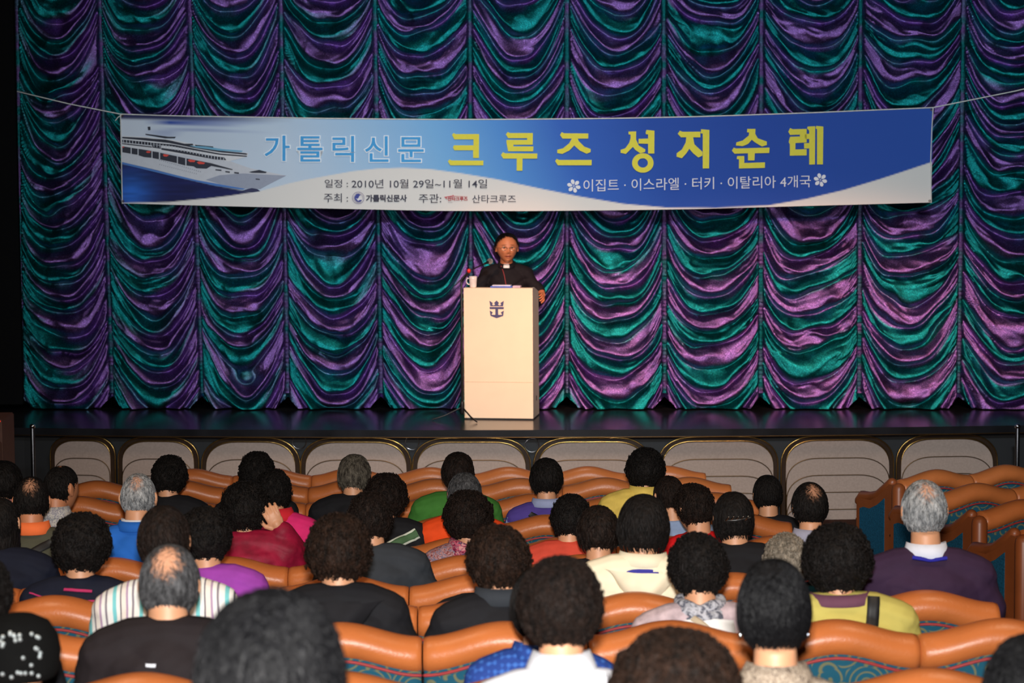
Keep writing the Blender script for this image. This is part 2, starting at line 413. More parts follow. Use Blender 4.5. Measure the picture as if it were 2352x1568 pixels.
for i in range(len(SEAM) - 1):
    u = np.linspace(0, 1, NU); u = 0.5 - 0.5 * np.sign(0.5 - u) * np.abs(2 * u - 1) ** 0.85   # denser at the seams
    u = np.clip(u, 0, 1); v = np.linspace(0, 1, NV); U, Vv = np.meshgrid(u, v)
    z0 = STAGE_Z + 0.012 + 0.10 * np.clip(1 - np.minimum(U, 1 - U) / 0.11, 0, 1) ** 0.7
    Z = z0 + (SWAG_T - z0) * Vv
    xa = np.array([seam_x(i, z) for z in Z[:, 0]])[:, None]; xb = np.array([seam_x(i + 1, z) for z in Z[:, 0]])[:, None]
    X = xa + (xb - xa) * U; wd = (xb - xa)
    c = np.sin(math.pi * U)
    sd = i * 17 + 3
    skew = 0.10 * vnoise(U * 0.6 + i, Z * 1.3, sd)
    Us = np.clip(U + skew * c, 0, 1)
    sag = (0.47 + 0.05 * vnoise(Z * 0 + i, Z * 0.9, sd + 1)) * (1 - np.abs(2 * Us - 1) ** 2.35) + 0.018 * vnoise(U * 5.5 + i * 2, Z * 2.6, sd + 21)
    warp = 0.095 * vnoise(U * 1.9 + i * 3, (Z + sag) * 3.0, sd + 2) + 0.035 * vnoise(U * 4 + i * 5, (Z + sag) * 7, sd + 4)
    q = Z + sag + warp + (vnoise(Z * 0 + i * 1.7, Z * 0.3, 5) * 0.1)
    lam = 0.180
    ph = q / lam + i * 0.63
    # draw folds together towards the sewn seams
    t = ph - np.floor(ph)
    main = np.sin(math.pi * t ** 0.62)
    ph2 = q / (lam * 0.41) + vnoise(U * 2.5 + i, q * 5, sd + 6) * 0.9
    t2 = ph2 - np.floor(ph2); sec = np.sin(math.pi * t2 ** 0.6)
    ph3 = (Z + sag * 1.25) / (lam * 0.21) + vnoise(U * 5 + i, Z * 6, sd + 7) * 0.8
    ter = np.abs(np.sin(math.pi * ph3))
    edge = np.clip(1 - np.minimum(U, 1 - U) / 0.30, 0, 1)
    am = 0.35 + 0.65 * c ** 0.7
    m2 = 0.55 + 0.45 * vnoise(U * 3 + 2 * i, q * 2.2, sd + 8)
    D = 0.125 * am * main * (0.85 + 0.3 * vnoise(U * 2 + i, np.floor(ph) * 1.37, sd + 9)) + 0.026 * sec * m2 * (0.25 + 0.75 * edge) + 0.022 * ter * edge
    D += 0.020 * (1 - np.abs(vnoise(U * 2.2 + i, q * 6.5 + U * 1.5, sd + 10)) * 1.6) + 0.017 * (1 - np.abs(vnoise(U * 4 - q * 2, q * 8 + U * 3, sd + 15)) * 1.6) + 0.0026 * vnoise(U * 9, q * 30, sd + 11) + 0.011 * (1 - np.abs(vnoise(U * 6 + q * 3, q * 19 + U * 2, sd + 16)) * 1.6) * (0.4 + 0.6 * m2) + 0.0012 * vnoise(X * 45, Z * 45, sd + 11)
    D *= np.clip(np.minimum(U, 1 - U) / 0.035, 0.15, 1)
    D += 0.05 * c
    Y = YC - K * X - D
    # woven two-colour stripes follow the fold lines
    s = np.sin(math.pi * (ph + 0.22 * vnoise(U * 1.4 + i, q * 2, sd + 12)))
    tone = s * 3.4 + 1.6 * (sec - 0.55) + 0.8 * vnoise(U * 2 + i, q * 4, sd + 22)
    if i < 4: tone = tone * (0.55) + (U - 0.5) * (5.0 - i)  # left columns: coloured light across each swag painted into the tone
    tone = np.clip(0.5 + 0.5 * tone, 0, 1)
    n0 = vnoise(X * 9, Z * 9, sd + 13); tone = np.clip(tone + 0.25 * n0 * (1 - np.abs(2 * tone - 1)), 0, 1)
    rgb = TEAL[None, None, :] * (1 - tone[..., None]) + PURP[None, None, :] * tone[..., None]
    V = np.stack([X, Y - YC, Z - STAGE_Z], -1).reshape(-1, 3)
    me = np_mesh('curtain_panel', V, grid_faces(NU, NV)); set_color(me, 'tone', rgb.reshape(-1, 3))
    mesh_obj('curtain_panel', me, drape, cm)
    # ruched tape along the seam
    nz = 330; zz = np.linspace(STAGE_Z + 0.15, SWAG_T, nz); na = 9
    xx = np.array([seam_x(i, z) for z in zz])
    ruch = 0.5 + 0.5 * np.sin(zz * 2 * math.pi / 0.037 + vnoise(zz * 4, zz * 0, sd) * 2)
    th = np.linspace(0, math.pi, na)
    RR = 0.032 + 0.004 * ruch + 0.008 * vnoise(zz * 3, zz * 0 + i, 3)
    PX = xx[:, None] + RR[:, None] * np.cos(th)[None, :]
    PY = -K * PX - 0.018 - (0.026 + 0.008 * ruch)[:, None] * np.sin(th)[None, :]
    PZ = np.repeat((zz - STAGE_Z)[:, None], na, 1)
    me = np_mesh('ruched_seam', np.stack([PX, PY, PZ], -1).reshape(-1, 3), grid_faces(na, nz))
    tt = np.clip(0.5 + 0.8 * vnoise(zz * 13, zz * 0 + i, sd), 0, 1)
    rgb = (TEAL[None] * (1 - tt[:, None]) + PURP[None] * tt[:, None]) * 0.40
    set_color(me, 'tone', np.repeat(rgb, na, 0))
    mesh_obj('ruched_seam', me, drape, cm)

# ------------------------------------------------------------------ banner
BY = YC - 0.62
def bn(px, py, off=0.0):
    p = at_plane(px, py, BY, K); return Vector((p.x, p.y - off, p.z))
def top_y(x):
    return np.interp(x, [277, 400, 760, 1000, 1180, 1400, 1600, 1850, 2143], [262, 266, 272, 274.5, 274, 272, 268, 259.5, 247])
def bot_y(x):
    return np.interp(x, [281, 500, 760, 1000, 1200, 1400, 1600, 1850, 2139], [467, 473, 479, 484, 484.5, 483, 480, 473, 465])
def left_x(y): return 277 + 4 * (y - 262) / 205
def right_x(y): return 2143 - 4 * (y - 247) / 218
banner = empty('printed_banner', bn(1210, 480)); tag(banner, 'long blue and white printed cloth banner strung in front of the curtain', 'banner')
BO = banner.location.copy()
SW1 = [(281, 465.5), (387, 464), (472, 456), (530, 449), (596, 439), (664, 421), (710, 411), (759, 402), (810, 393), (865, 387), (925, 385), (990, 388.5), (1057, 397.5), (1141, 411.5), (1239, 432.6), (1331, 451), (1433, 468), (1535, 477), (1643, 477), (1764, 471.5), (1850, 457), (1937, 436.5), (2023, 410.6), (2092, 388), (2140, 372)]
def sw_y(x): return np.interp(x, [p[0] for p in SW1], [p[1] for p in SW1])
# cloth with printed gradient
nu, nv = 620, 72
gx = np.linspace(0, 1, nu); gy = np.linspace(0, 1, nv)
PXs = np.zeros((nv, nu)); PYs = np.zeros((nv, nu))
for b_ in range(nv):
    xm = 277 + gx * (2143 - 277) ; t_ = top_y(xm); bo_ = bot_y(xm); yy = t_ + (bo_ - t_) * gy[b_]
    lx = left_x(yy); rx = right_x(yy); PXs[b_] = lx + (rx - lx) * gx; PYs[b_] = yy
def grad(X, Y):
    def C(*c): return np.array(srgb(*c))
    stops = [(277, C(205, 214, 226)), (640, C(190, 208, 226)), (820, C(160, 196, 228)), (1000, C(120, 178, 228)), (1150, C(84, 145, 215)), (1300, C(52, 100, 190)), (1500, C(36, 78, 168)), (1750, C(34, 74, 165)), (2143, C(38, 82, 172))]
    d = X + (230 - (Y - 260)) * 0.35 * (X > 0) - 60
    xs_ = [s_[0] for s_ in stops]
    out = np.stack([np.interp(d, xs_, [s_[1][k] for s_ in stops]) for k in range(3)], -1)
    # sky streaks above the ship
    st_ = np.exp(-((X - 470) / 160.0) ** 2)
    streak = np.clip(vnoise(X * 0.006, (Y + (X - 277) * -0.035) * 0.14, 3) * 1.6, 0, 1) * np.clip((330 - Y) / 50, 0, 1) * np.clip((640 - X) / 250, 0, 1) * np.clip((X - 330) / 60, 0, 1)
    out = out * (1 - streak[..., None]) + C(35, 70, 160) * streak[..., None]
    top = np.clip((276 - (Y - (X - 277) * 0.02)) / 6, 0, 1) * np.clip((680 - X) / 260, 0, 1)
    out = out * (1 - top[..., None]) + C(45, 50, 90) * top[..., None]
    # sea lower left
    wl = np.interp(X, [277, 350, 420, 480, 570, 620], [372, 383, 405, 419, 437, 452])
    sea = np.clip((Y - wl) / 5, 0, 1) * np.clip((650 - X) / 60, 0, 1)
    glow = np.exp(-(((X - 300) / 45.0) ** 2 + ((Y - 440) / 40.0) ** 2))
    sc_ = C(24, 30, 84)[None, None] * (1 - glow[..., None]) + C(40, 98, 190)[None, None] * glow[..., None]
    sc_ = sc_ * (1 + 0.3 * vnoise(X * 0.03, Y * 0.2, 9))[..., None]
    out = out * (1 - sea[..., None]) + sc_ * sea[..., None]
    # white swoosh
    sy = sw_y(X); wsh = np.clip((Y - sy) / 2.5 + 0.5, 0, 1)
    out = out * (1 - wsh[..., None]) + C(222, 220, 216) * wsh[..., None]
    return out
V = np.zeros((nv * nu, 3)); k_ = 0
for b_ in range(nv):
    for a_ in range(nu):
        p = bn(PXs[b_, a_], PYs[b_, a_]) - BO; V[k_] = p; k_ += 1
wr = 0.006 * vnoise(PXs.ravel() * 0.012, PYs.ravel() * 0.02, 21)
rip = np.exp(-((PXs.ravel() - 2143 + (PYs.ravel() - 247) * 1.6) / 60) ** 2) * 0.004
V[:, 1] += wr * 0.4 + 0.0
me = np_mesh('cloth', V, grid_faces(nu, nv)[:, ::-1]); set_color(me, 'print', grad(PXs, PYs).reshape(-1, 3))
print_m = attr_mat('banner_print', 'print', rough=0.75, bump=0.15, bscale=12)
mesh_obj('cloth', me, banner, print_m)

def flat(name, polys, color, off, parent=banner, rough=0.7):
    """polys in photo pixels -> one flat printed mesh on the banner plane"""
    mb = MB()
    for pts in polys:
        n_ = len(pts); _, t = tri_poly(pts); mb.add([bn(x, y, off) - BO for x, y in pts], t)
    m = mat('ink_' + '_'.join(str(int(c * 255)) for c in color), color, rough=rough, var=0.03)
    return mb.build(name, m, parent)
CJK = None
def text_polys(s, off=0.0, res=4):
    cu = bpy.data.curves.new('t', 'FONT'); cu.body = s; cu.offset = off; cu.resolution_u = res; cu.fill_mode = 'FRONT'
    o = bpy.data.objects.new('t', cu); COL.objects.link(o); bpy.context.view_layer.update()
    dg = bpy.context.evaluated_depsgraph_get(); me = bpy.data.meshes.new_from_object(o.evaluated_get(dg))
    v = np.array([(p.co.x, p.co.y) for p in me.vertices]); f = [tuple(p.vertices) for p in me.polygons]
    bpy.data.objects.remove(o); bpy.data.curves.remove(cu); bpy.data.meshes.remove(me)
    return v, f
def letters(name, items, color, off, weight=0.0, parent=banner, grow=0.0):
    """items: (string, x0, y0, x1, y1, slope) boxes in photo pixels"""
    mb = MB()
    for it in items:
        s, x0, y0, x1, y1 = it[:5]; sl = it[5] if len(it) > 5 else 0.0
        v0, _ = text_polys(s, 0.0); v, f = text_polys(s, weight)
        lo = v0.min(0); hi = v0.max(0)
        X = x0 + (v[:, 0] - lo[0]) / (hi[0] - lo[0]) * (x1 - x0); Y = y1 - (v[:, 1] - lo[1]) / (hi[1] - lo[1]) * (y1 - y0) + sl * (X - x0)
        mb.add([bn(x, y, off) - BO for x, y in zip(X, Y)], f)
    m = mat('ink_' + '_'.join(str(int(c * 255)) for c in color), color, rough=0.7, var=0.03)
    return mb.build(name, m, parent)
T2 = lambda X, Y: (580 + X / 3.564, 260 + Y / 3.564)
def b2(s, X0, Y0, X1, Y1): a = T2(X0, Y0); b = T2(X1, Y1); return (s, a[0], a[1], b[0], b[1])
LB = [b2('가', 103, 185, 303, 388), b2('톨', 370, 190, 572, 393), b2('릭', 657, 188, 830, 396), b2('신', 924, 190, 1112, 395), b2('문', 1195, 197, 1400, 397)]
for it in LB: letters('lettering_outline', [it], srgb(232, 240, 246), 0.010, weight=0.042)
for it in LB: letters('lettering', [it], srgb(62, 158, 220), 0.014, weight=0.010)
ink = srgb(52, 52, 70)
letters('small_lettering', [b2('일정 :', 592, 542, 782, 608), b2('2010년 10월 29일~11월 14일', 812, 540, 1920, 612), b2('주최 :', 585, 655, 782, 728), b2('주관:', 1362, 660, 1545, 733), b2('산타크루즈', 1798, 668, 2155, 733)], ink, 0.012, weight=0.004)['kind'] = 'stuff'
letters('bold_small_lettering', [b2('가톨릭신문사', 932, 668, 1262, 722)], ink, 0.012, weight=0.035)['kind'] = 'stuff'
wht = srgb(226, 228, 232)
T3 = lambda X, Y: (1000 + X / 3.92, 260 + Y / 3.92)
T4 = lambda X, Y: (1540 + X / 2.897, 200 + Y / 2.897)
letters('country_lettering', [('이집트 · 이스라엘 · 터키 · 이탈리아 4개국', 1340, 412, 1862, 440, -0.0195)], wht, 0.012, weight=-0.002)['kind'] = 'stuff'
def P3(*a): return [T3(x, y) for x, y in a]
def P4(*a): return [T4(x, y) for x, y in a]
def ring(cx, cy, rx, ry, ix, iy, n=28):
    out = []
    for k in range(n):
        a0 = 2 * math.pi * k / n; a1 = 2 * math.pi * (k + 1) / n
        out.append([(cx + rx * math.cos(a0), cy + ry * math.sin(a0)), (cx + rx * math.cos(a1), cy + ry * math.sin(a1)), (cx + ix * math.cos(a1), cy + iy * math.sin(a1)), (cx + ix * math.cos(a0), cy + iy * math.sin(a0))])
    return out
c_ = T3(1867, 447)
title = [
 P3((150, 193), (165, 178), (183, 187), (394, 187), (392, 402), (340, 402), (340, 333), (172, 333), (158, 308), (168, 288), (343, 288), (343, 235), (170, 235)),
 P3((113, 433), (128, 415), (145, 424), (433, 426), (431, 468), (135, 468)),
 P3((635, 190), (652, 168), (672, 178), (878, 178), (876, 283), (703, 283), (703, 298), (883, 298), (880, 342), (655, 342), (640, 265), (640, 240), (826, 240), (826, 224), (655, 224)),
 P3((590, 375), (608, 350), (628, 360), (918, 362), (916, 408), (785, 408), (783, 517), (732, 517), (732, 408), (612, 408)),
 P3((1122, 195), (1138, 170), (1160, 180), (1377, 182), (1375, 228), (1282, 228), (1290, 250), (1340, 300), (1398, 322), (1397, 350), (1362, 364), (1300, 335), (1250, 290), (1205, 335), (1142, 366), (1097, 358), (1097, 328), (1150, 315), (1205, 270), (1228, 228), (1145, 228)),
 P3((1078, 430), (1092, 410), (1112, 420), (1408, 420), (1406, 468), (1102, 468)),
 P3((1740, 190), (1738, 165), (1808, 163), (1806, 235), (1830, 290), (1890, 325), (1888, 348), (1845, 360), (1800, 330), (1778, 302), (1750, 330), (1715, 366), (1668, 356), (1668, 328), (1710, 315), (1745, 265), (1757, 225), (1757, 192)),
 P3((1893, 170), (1900, 150), (1972, 157), (1970, 362), (1915, 362), (1915, 275), (1828, 272), (1830, 230), (1915, 228), (1915, 190), (1895, 188)),
 P4((48, 310), (62, 290), (80, 297), (198, 296), (198, 334), (150, 334), (158, 380), (212, 430), (212, 455), (185, 468), (150, 440), (125, 410), (105, 440), (75, 473), (40, 463), (40, 440), (75, 415), (100, 370), (105, 334), (70, 334)),
 P4((200, 308), (203, 280), (258, 285), (256, 540), (214, 541), (214, 308)),
 P4((508, 300), (510, 278), (565, 278), (563, 310), (580, 340), (640, 362), (640, 385), (608, 395), (565, 370), (540, 350), (515, 378), (480, 392), (435, 388), (437, 368), (480, 355), (520, 322), (523, 302)),
 P4((408, 422), (420, 402), (435, 408), (658, 402), (656, 438), (560, 440), (558, 487), (515, 487), (515, 440), (425, 443)),
 P4((440, 478), (443, 458), (490, 458), (490, 505), (628, 500), (627, 537), (455, 541), (455, 480)),
 P4((783, 297), (795, 272), (812, 280), (905, 278), (905, 368), (830, 372), (830, 415), (905, 412), (905, 454), (793, 456), (793, 380), (785, 365), (795, 330), (860, 328), (860, 316), (795, 318)),
 P4((908, 275), (912, 262), (962, 260), (960, 514), (922, 515), (922, 408), (888, 408), (888, 372), (922, 372), (922, 345), (893, 345), (893, 312), (922, 310), (922, 290)),
 P4((965, 275), (968, 258), (1016, 262), (1013, 514), (974, 514), (974, 280)),
] + ring(c_[0], c_[1], 97 / 3.92, 88 / 3.92, 46 / 3.92, 42 / 3.92)
for g_ in ([0, 1], [2, 3], [4, 5], [6, 7] + list(range(16, len(title))), [8, 9], [10, 11, 12], [13, 14, 15]): flat('title_lettering', [title[q_] for q_ in g_], srgb(222, 212, 62), 0.013)
pet = []
for (fx, fy) in ((1318, 427), (1884, 413)):
    for k in range(6):
        a = math.pi * 2 * (k + 0.25) / 6
        ca, sa = math.cos(a), math.sin(a)
        pp = []
        for (l, w_) in ((3.0, 0), (7, 3.4), (11.5, 4.4), (15, 2.2), (15.6, 0), (15, -2.2), (11.5, -4.4), (7, -3.4)):
            pp.append((fx + ca * l - sa * w_, fy + sa * l + ca * w_))
        pet.append(pp)
    pet.append([(fx + 1.6 * math.cos(a), fy + 1.6 * math.sin(a)) for a in np.linspace(0, 2 * math.pi, 9)[:-1]])
for q_ in (0, 7): flat('flower_mark', pet[q_:q_ + 7], wht, 0.012)['kind'] = 'stuff'
sx, sy = T2(866, 692)
flat('seal_mark', ring(sx, sy, 14, 14, 13, 13, 24) + ring(sx, sy, 10.8, 10.8, 10.1, 10.1, 20), srgb(120, 110, 150), 0.012)
flat('seal_globe', [[(sx - 8 + x, sy + y) for x, y in ((0, -4), (4, -9), (9, -9.5), (14, -7), (10, -4), (9, 0), (14, 3), (16, 6), (12, 9), (6, 9), (1, 5), (-1, 0))]], srgb(60, 70, 150), 0.013)
flat('seal_bird', [[(sx - 6 + x, sy + y) for x, y in ((0, 1), (5, 2), (9, -3), (10, 2), (14, 4), (9, 5), (5, 7), (4, 4))]], srgb(225, 225, 228), 0.015)
letters('logo_lettering', [b2('싼타크루즈', 1598, 684, 1760, 716)], srgb(170, 50, 60), 0.012, weight=0.03)
flat('logo_sail', [[T2(1568, 684), T2(1640, 672), T2(1640, 664), T2(1650, 676), T2(1760, 680), T2(1760, 682), T2(1650, 680), T2(1590, 688), T2(1596, 706), T2(1588, 700)]], srgb(190, 90, 95), 0.012)
letters('web_lettering', [b2('www.', 1600, 725, 1640, 731)], srgb(150, 140, 150), 0.012)
# ---- printed ship (photo pixel polygons)
T1 = lambda X, Y: (260 + X / 4.704, 230 + Y / 4.704)
def P1(*a): return [T1(x, y) for x, y in a]
flat('ship_hull', [P1((98, 480), (500, 540), (900, 600), (1240, 650), (1480, 735), (1750, 790), (1870, 815), (1700, 900), (1590, 960), (1430, 955), (1100, 905), (800, 840), (500, 762), (98, 665))], srgb(196, 200, 208), 0.003)
flat('ship_superstructure', [P1((98, 385), (350, 395), (640, 425), (1000, 500), (1300, 560), (1460, 570), (1450, 610), (1250, 660), (98, 500))], srgb(214, 216, 220), 0.004)
flat('ship_bow', [P1((1000, 860), (1150, 810), (1400, 790), (1870, 815), (1700, 900), (1590, 960), (1430, 955), (1150, 905))], srgb(150, 158, 176), 0.0045)
dk = srgb(38, 42, 56)
flat('ship_decks', [
 P1((98, 395), (350, 408), (640, 440), (900, 500), (1160, 545), (1430, 572), (1455, 580), (1440, 590), (1150, 562), (900, 520), (600, 462), (300, 430), (98, 412)),
 P1((98, 425), (400, 455), (430, 490), (98, 455)), P1((98, 462), (420, 500), (420, 512), (98, 475)),
 P1((420, 478), (520, 492), (515, 525), (425, 512)),
 P1((520, 515), (760, 545), (1000, 590), (1200, 618), (1225, 648), (1100, 640), (800, 585), (520, 535)),
 P1((200, 440), (640, 478), (1150, 575), (1450, 600), (1440, 612), (1150, 590), (640, 500), (200, 455)),
 P1((100, 497), (190, 512), (190, 578), (100, 562)), P1((200, 514), (265, 525), (265, 590), (200, 580)), P1((275, 525), (415, 548), (415, 622), (335, 615), (275, 595)),
 P1((425, 552), (495, 562), (495, 638), (425, 625)), P1((508, 568), (690, 605), (690, 680), (600, 660), (508, 640)),
 P1((700, 608), (780, 625), (780, 705), (700, 685)), P1((792, 628), (1060, 680), (1290, 745), (1290, 755), (1060, 710), (1010, 740), (900, 735), (870, 715), (792, 705)),
 P1((350, 362), (600, 395), (680, 395), (665, 412), (560, 412), (350, 375)), P1((372, 288), (402, 285), (405, 322), (378, 325)),
 P1((1105, 745), (1170, 750), (1170, 765), (1105, 758)), P1((1212, 765), (1262, 770), (1260, 785), (1212, 778)), P1((1308, 775), (1360, 780), (1358, 796), (1308, 790)),
 P1((1465, 775), (1580, 752), (1660, 775), (1650, 788), (1500, 784)), P1((770, 470), (860, 470), (870, 488), (790, 482)), P1((880, 480), (1080, 500), (1085, 518), (900, 505)),
 P1((400, 415), (560, 425), (640, 440), (560, 436)), P1((1540, 845), (1585, 850), (1583, 862), (1540, 857))], dk, 0.006)
wn = []
for k in range(34):
    t_ = k / 33.0; x_ = 110 + t_ * 1080; y_ = 428 + t_ * 195 - 30 * math.sin(math.pi * t_)
    wn.append(P1((x_, y_), (x_ + 7, y_ + 1), (x_ + 7, y_ + 42), (x_, y_ + 40)))
flat('ship_balcony_dividers', wn, srgb(190, 196, 205), 0.0075)['kind'] = 'stuff'
flat('ship_windows', [P1((x_, 640 + (x_ - 500) * 0.29), (x_ + 7, 641 + (x_ - 500) * 0.29), (x_ + 7, 651 + (x_ - 500) * 0.29), (x_, 650 + (x_ - 500) * 0.29)) for x_ in range(500, 960, 22)] +
     [P1((x_, 690 + (x_ - 500) * 0.25), (x_ + 6, 691 + (x_ - 500) * 0.25), (x_ + 6, 700 + (x_ - 500) * 0.25), (x_, 699 + (x_ - 500) * 0.25)) for x_ in range(500, 910, 22)], srgb(110, 116, 134), 0.006)['kind'] = 'stuff'
for lb_ in [P1((355, 558), (375, 548), (405, 552), (400, 568), (370, 570)), P1((538, 590), (555, 582), (605, 592), (580, 610), (550, 608)), P1((805, 648), (830, 640), (890, 650), (880, 668), (830, 668)), P1((905, 670), (930, 660), (995, 676), (980, 690), (925, 690)), P1((100, 500), (120, 502), (118, 512), (100, 512))]: flat('ship_lifeboat', [lb_], srgb(224, 72, 58), 0.009)
flat('ship_pool_deck', [P1((820, 490), (1000, 500), (1200, 530), (1400, 545), (1390, 560), (1150, 545), (900, 512))], srgb(110, 170, 200), 0.0065)
flat('water_line', [P1((98, 668), (500, 765), (900, 862), (1430, 957), (1400, 965), (1100, 925), (700, 835), (98, 690))], srgb(70, 120, 190), 0.005)
flat('bow_wave', [P1((1440, 962), (1500, 948), (1560, 960), (1590, 982), (1500, 995), (1380, 985))], srgb(40, 44, 84), 0.007)
# hem cords, grommets, ropes
cord_m = mat('white_cord', srgb(215, 215, 210), rough=0.7)
hem = [bn(x, float(top_y(x)), 0.004) - BO for x in np.linspace(277, 2143, 40)]
MB().tube(hem, 0.006, 6).build('top_cord', cord_m, banner, True)
MB().tube([bn(277, 262, 0.004) - BO, bn(279, 360, 0.004) - BO, bn(281, 467, 0.004) - BO], 0.005, 6).build('side_cord', cord_m, banner, True)
MB().tube([bn(2143, 247, 0.004) - BO, bn(2140, 300, 0.004) - BO, bn(2137.5, 370, 0.004) - BO, bn(2139, 465, 0.004) - BO], 0.005, 6).build('side_cord', cord_m, banner, True)
for (gx_, gy_) in ((281, 266), (283, 462), (2139, 252), (2135, 461)):
    c0 = bn(gx_, gy_, 0.007) - BO
    MB().tube([c0 + Vector((0.008 * math.cos(a), 0, 0.008 * math.sin(a))) for a in np.linspace(0, 2 * math.pi, 13)[:-1]], 0.003, 6, closed=True).build('grommet', dimbrass, banner, True)
pe = at_plane(40, 210, BY, K); pe2 = at_plane(2520, 165, BY, K)
a = bn(277, 262); tag(MB().tube([a, (a + Vector(pe)) / 2 - Vector((0, 0, 0.01)), pe, Vector((pe.x - 0.02, pe.y + 0.52, pe.z))], 0.0055, 6).build('banner_rope', cord_m, None, True), 'thin white rope running from the left banner corner to the black wall', 'rope', 'ropes holding the banner')
a = bn(2143, 247); b_ = Vector(pe2); tag(MB().tube([a, (a + b_) / 2 - Vector((0, 0, 0.012)), b_, b_ + Vector((2.9, 0, 0.4))], 0.0055, 6).build('banner_rope', cord_m, None, True), 'thin white rope running up from the right banner corner out of view', 'rope', 'ropes holding the banner')
a = bn(279, 264, 0.006) - BO
MB().tube([a, a + Vector((-0.03, -0.004, -0.02)), a + Vector((-0.055, -0.002, -0.05))], 0.004, 6).build('knot_tail', cord_m, banner, True)

# ------------------------------------------------------------------ lectern and what stands on and beside it
cream = mat('cream_laminate', srgb(236, 214, 184), rough=0.5, var=0.02, vscale=6)
greyside = mat('grey_side_paint', srgb(205, 200, 186), rough=0.55, var=0.05, vscale=9)  # dimmer light on the lectern sides is put into this grey
navy = mat('navy_emblem', srgb(58, 58, 104), rough=0.5, var=0.02)
pL = at_z(1067, 963, STAGE_Z); LW = 0.635; LH = 1.205; LD = 0.40; LYAW = math.radians(8.5)
lc = empty('lectern', (pL.x + LW / 2 * math.cos(LYAW), pL.y - LW / 2 * math.sin(LYAW) * 0.5, STAGE_Z), -LYAW)
tag(lc, 'tall cream lectern with a navy crown and anchor emblem standing on the stage', 'lectern')
MB().box((0, 0.009, LH / 2 + 0.006), (LW, 0.018, LH - 0.012)).build('front_panel', cream, lc, bevel=0.002)
for sx in (-1, 1):
    x0, x1 = sx * (LW / 2 - 0.018), sx * LW / 2
    pr = [(0.019, 0.012), (0.019, LH), (0.13, LH), (LD, LH - 0.055), (LD, 0.012)]
    vs = [(x0, a, b) for a, b in pr] + [(x1, a, b) for a, b in pr]
    fs = [(0, 1, 2, 3, 4), (9, 8, 7, 6, 5)] + [(i, (i + 1) % 5, 5 + (i + 1) % 5, 5 + i) for i in range(5)]
    sp = MB().add(vs, fs).build('side_panel', greyside, lc)
    if sx > 0: MB().box((x1 + 0.004, 0.20, 0.18), (0.008, 0.016, 0.045)).build('latch', black, sp, bevel=0.002)
M_ = Matrix.Rotation(-math.atan2(0.055, LD - 0.13), 3, 'X')
MB().box((0, 0.066, LH - 0.009), (LW - 0.04, 0.09, 0.016)).build('ledge', cream, lc)
MB().box((0, 0.262, LH - 0.04), (LW - 0.04, 0.27, 0.014), M=M_).build('reading_top', cream, lc)
MB().box((0, 0.21, 0.62), (LW - 0.04, 0.34, 0.016)).build('shelf', greyside, lc)
MB().box((0, LD / 2 + 0.01, 0.006), (LW, LD, 0.012)).build('base', black, lc)
MB().box((0, -0.0012, 0.345), (LW - 0.01, 0.0022, 0.003)).build('scuff_line', mat('scuff', srgb(205, 180, 150), 0.7), lc)
# emblem: crop [1080,670,1200,750] scale 19.6
EM = lambda X, Y: (1080 + X / 19.6, 670 + Y / 19.6)
ew = lambda X, Y: ((EM(X, Y)[0] - 1066) / (1222.0 - 1064) * LW - LW / 2, LH - (EM(X, Y)[1] - 661) / 302.0 * LH)
embs = [[(888, 388), (1045, 495), (1005, 550), (1075, 605), (1145, 550), (1100, 490), (1210, 372), (1320, 490), (1270, 550), (1345, 605), (1425, 550), (1375, 495), (1535, 388), (1503, 632), (928, 632)],
        [(895, 668), (1535, 668), (1530, 762), (1275, 762), (1282, 1020), (1448, 1020), (1440, 975), (1395, 915), (1535, 825), (1503, 1068), (1210, 1172), (935, 1068), (898, 825), (1040, 912), (1000, 975), (985, 1020), (1150, 1020), (1155, 762), (902, 762)]]
for nm, pts in zip(('crown_emblem', 'anchor_emblem'), embs):
    pp = [ew(x, y) for x, y in pts]; n_ = len(pp); _, t = tri_poly(pp)
    vs = [(a, -0.0035, b) for a, b in pp] + [(a, 0.0, b) for a, b in pp]
    fs = [tuple(x) for x in t] + [(i, (i + 1) % n_, n_ + (i + 1) % n_, n_ + i) for i in range(n_)]
    MB().add(vs, fs).build(nm, navy, lc)
def on_lectern(x, y, z): return lc.matrix_basis @ Vector((x, y, z))
bpy.context.view_layer.update()
# mug
mugp = on_lectern(-LW / 2 + 0.078, 0.064, LH)
mug_m = mat('white_china', srgb(236, 222, 214), rough=0.18, coat=0.5)
mg = empty('mug', mugp); tag(mg, 'white china mug on the left corner of the lectern', 'mug')
MB().rings([(0, 0, 0, .026, .026), (0, 0, .004, .030, .030), (0, 0, .02, .032, .032), (0, 0, .08, .036, .036), (0, 0, .102, .038, .038), (0, 0, .102, .034, .034), (0, 0, .02, .028, .028), (0, 0, .012, .01, .01)], 28).build('cup', mug_m, mg, True)
MB().tube([(-0.034, 0, .082), (-0.052, 0, .086), (-0.062, 0, .066), (-0.058, 0, .042), (-0.042, 0, .028), (-0.032, 0, .03)], 0.0055, 8).build('handle', mug_m, mg, True)
MB().rings([(0, 0, .086, .0335, .0335), (0, 0, .087, .0335, .0335)], 20).build('coffee', mat('coffee', (0.03, 0.012, 0.006), 0.1), mg)
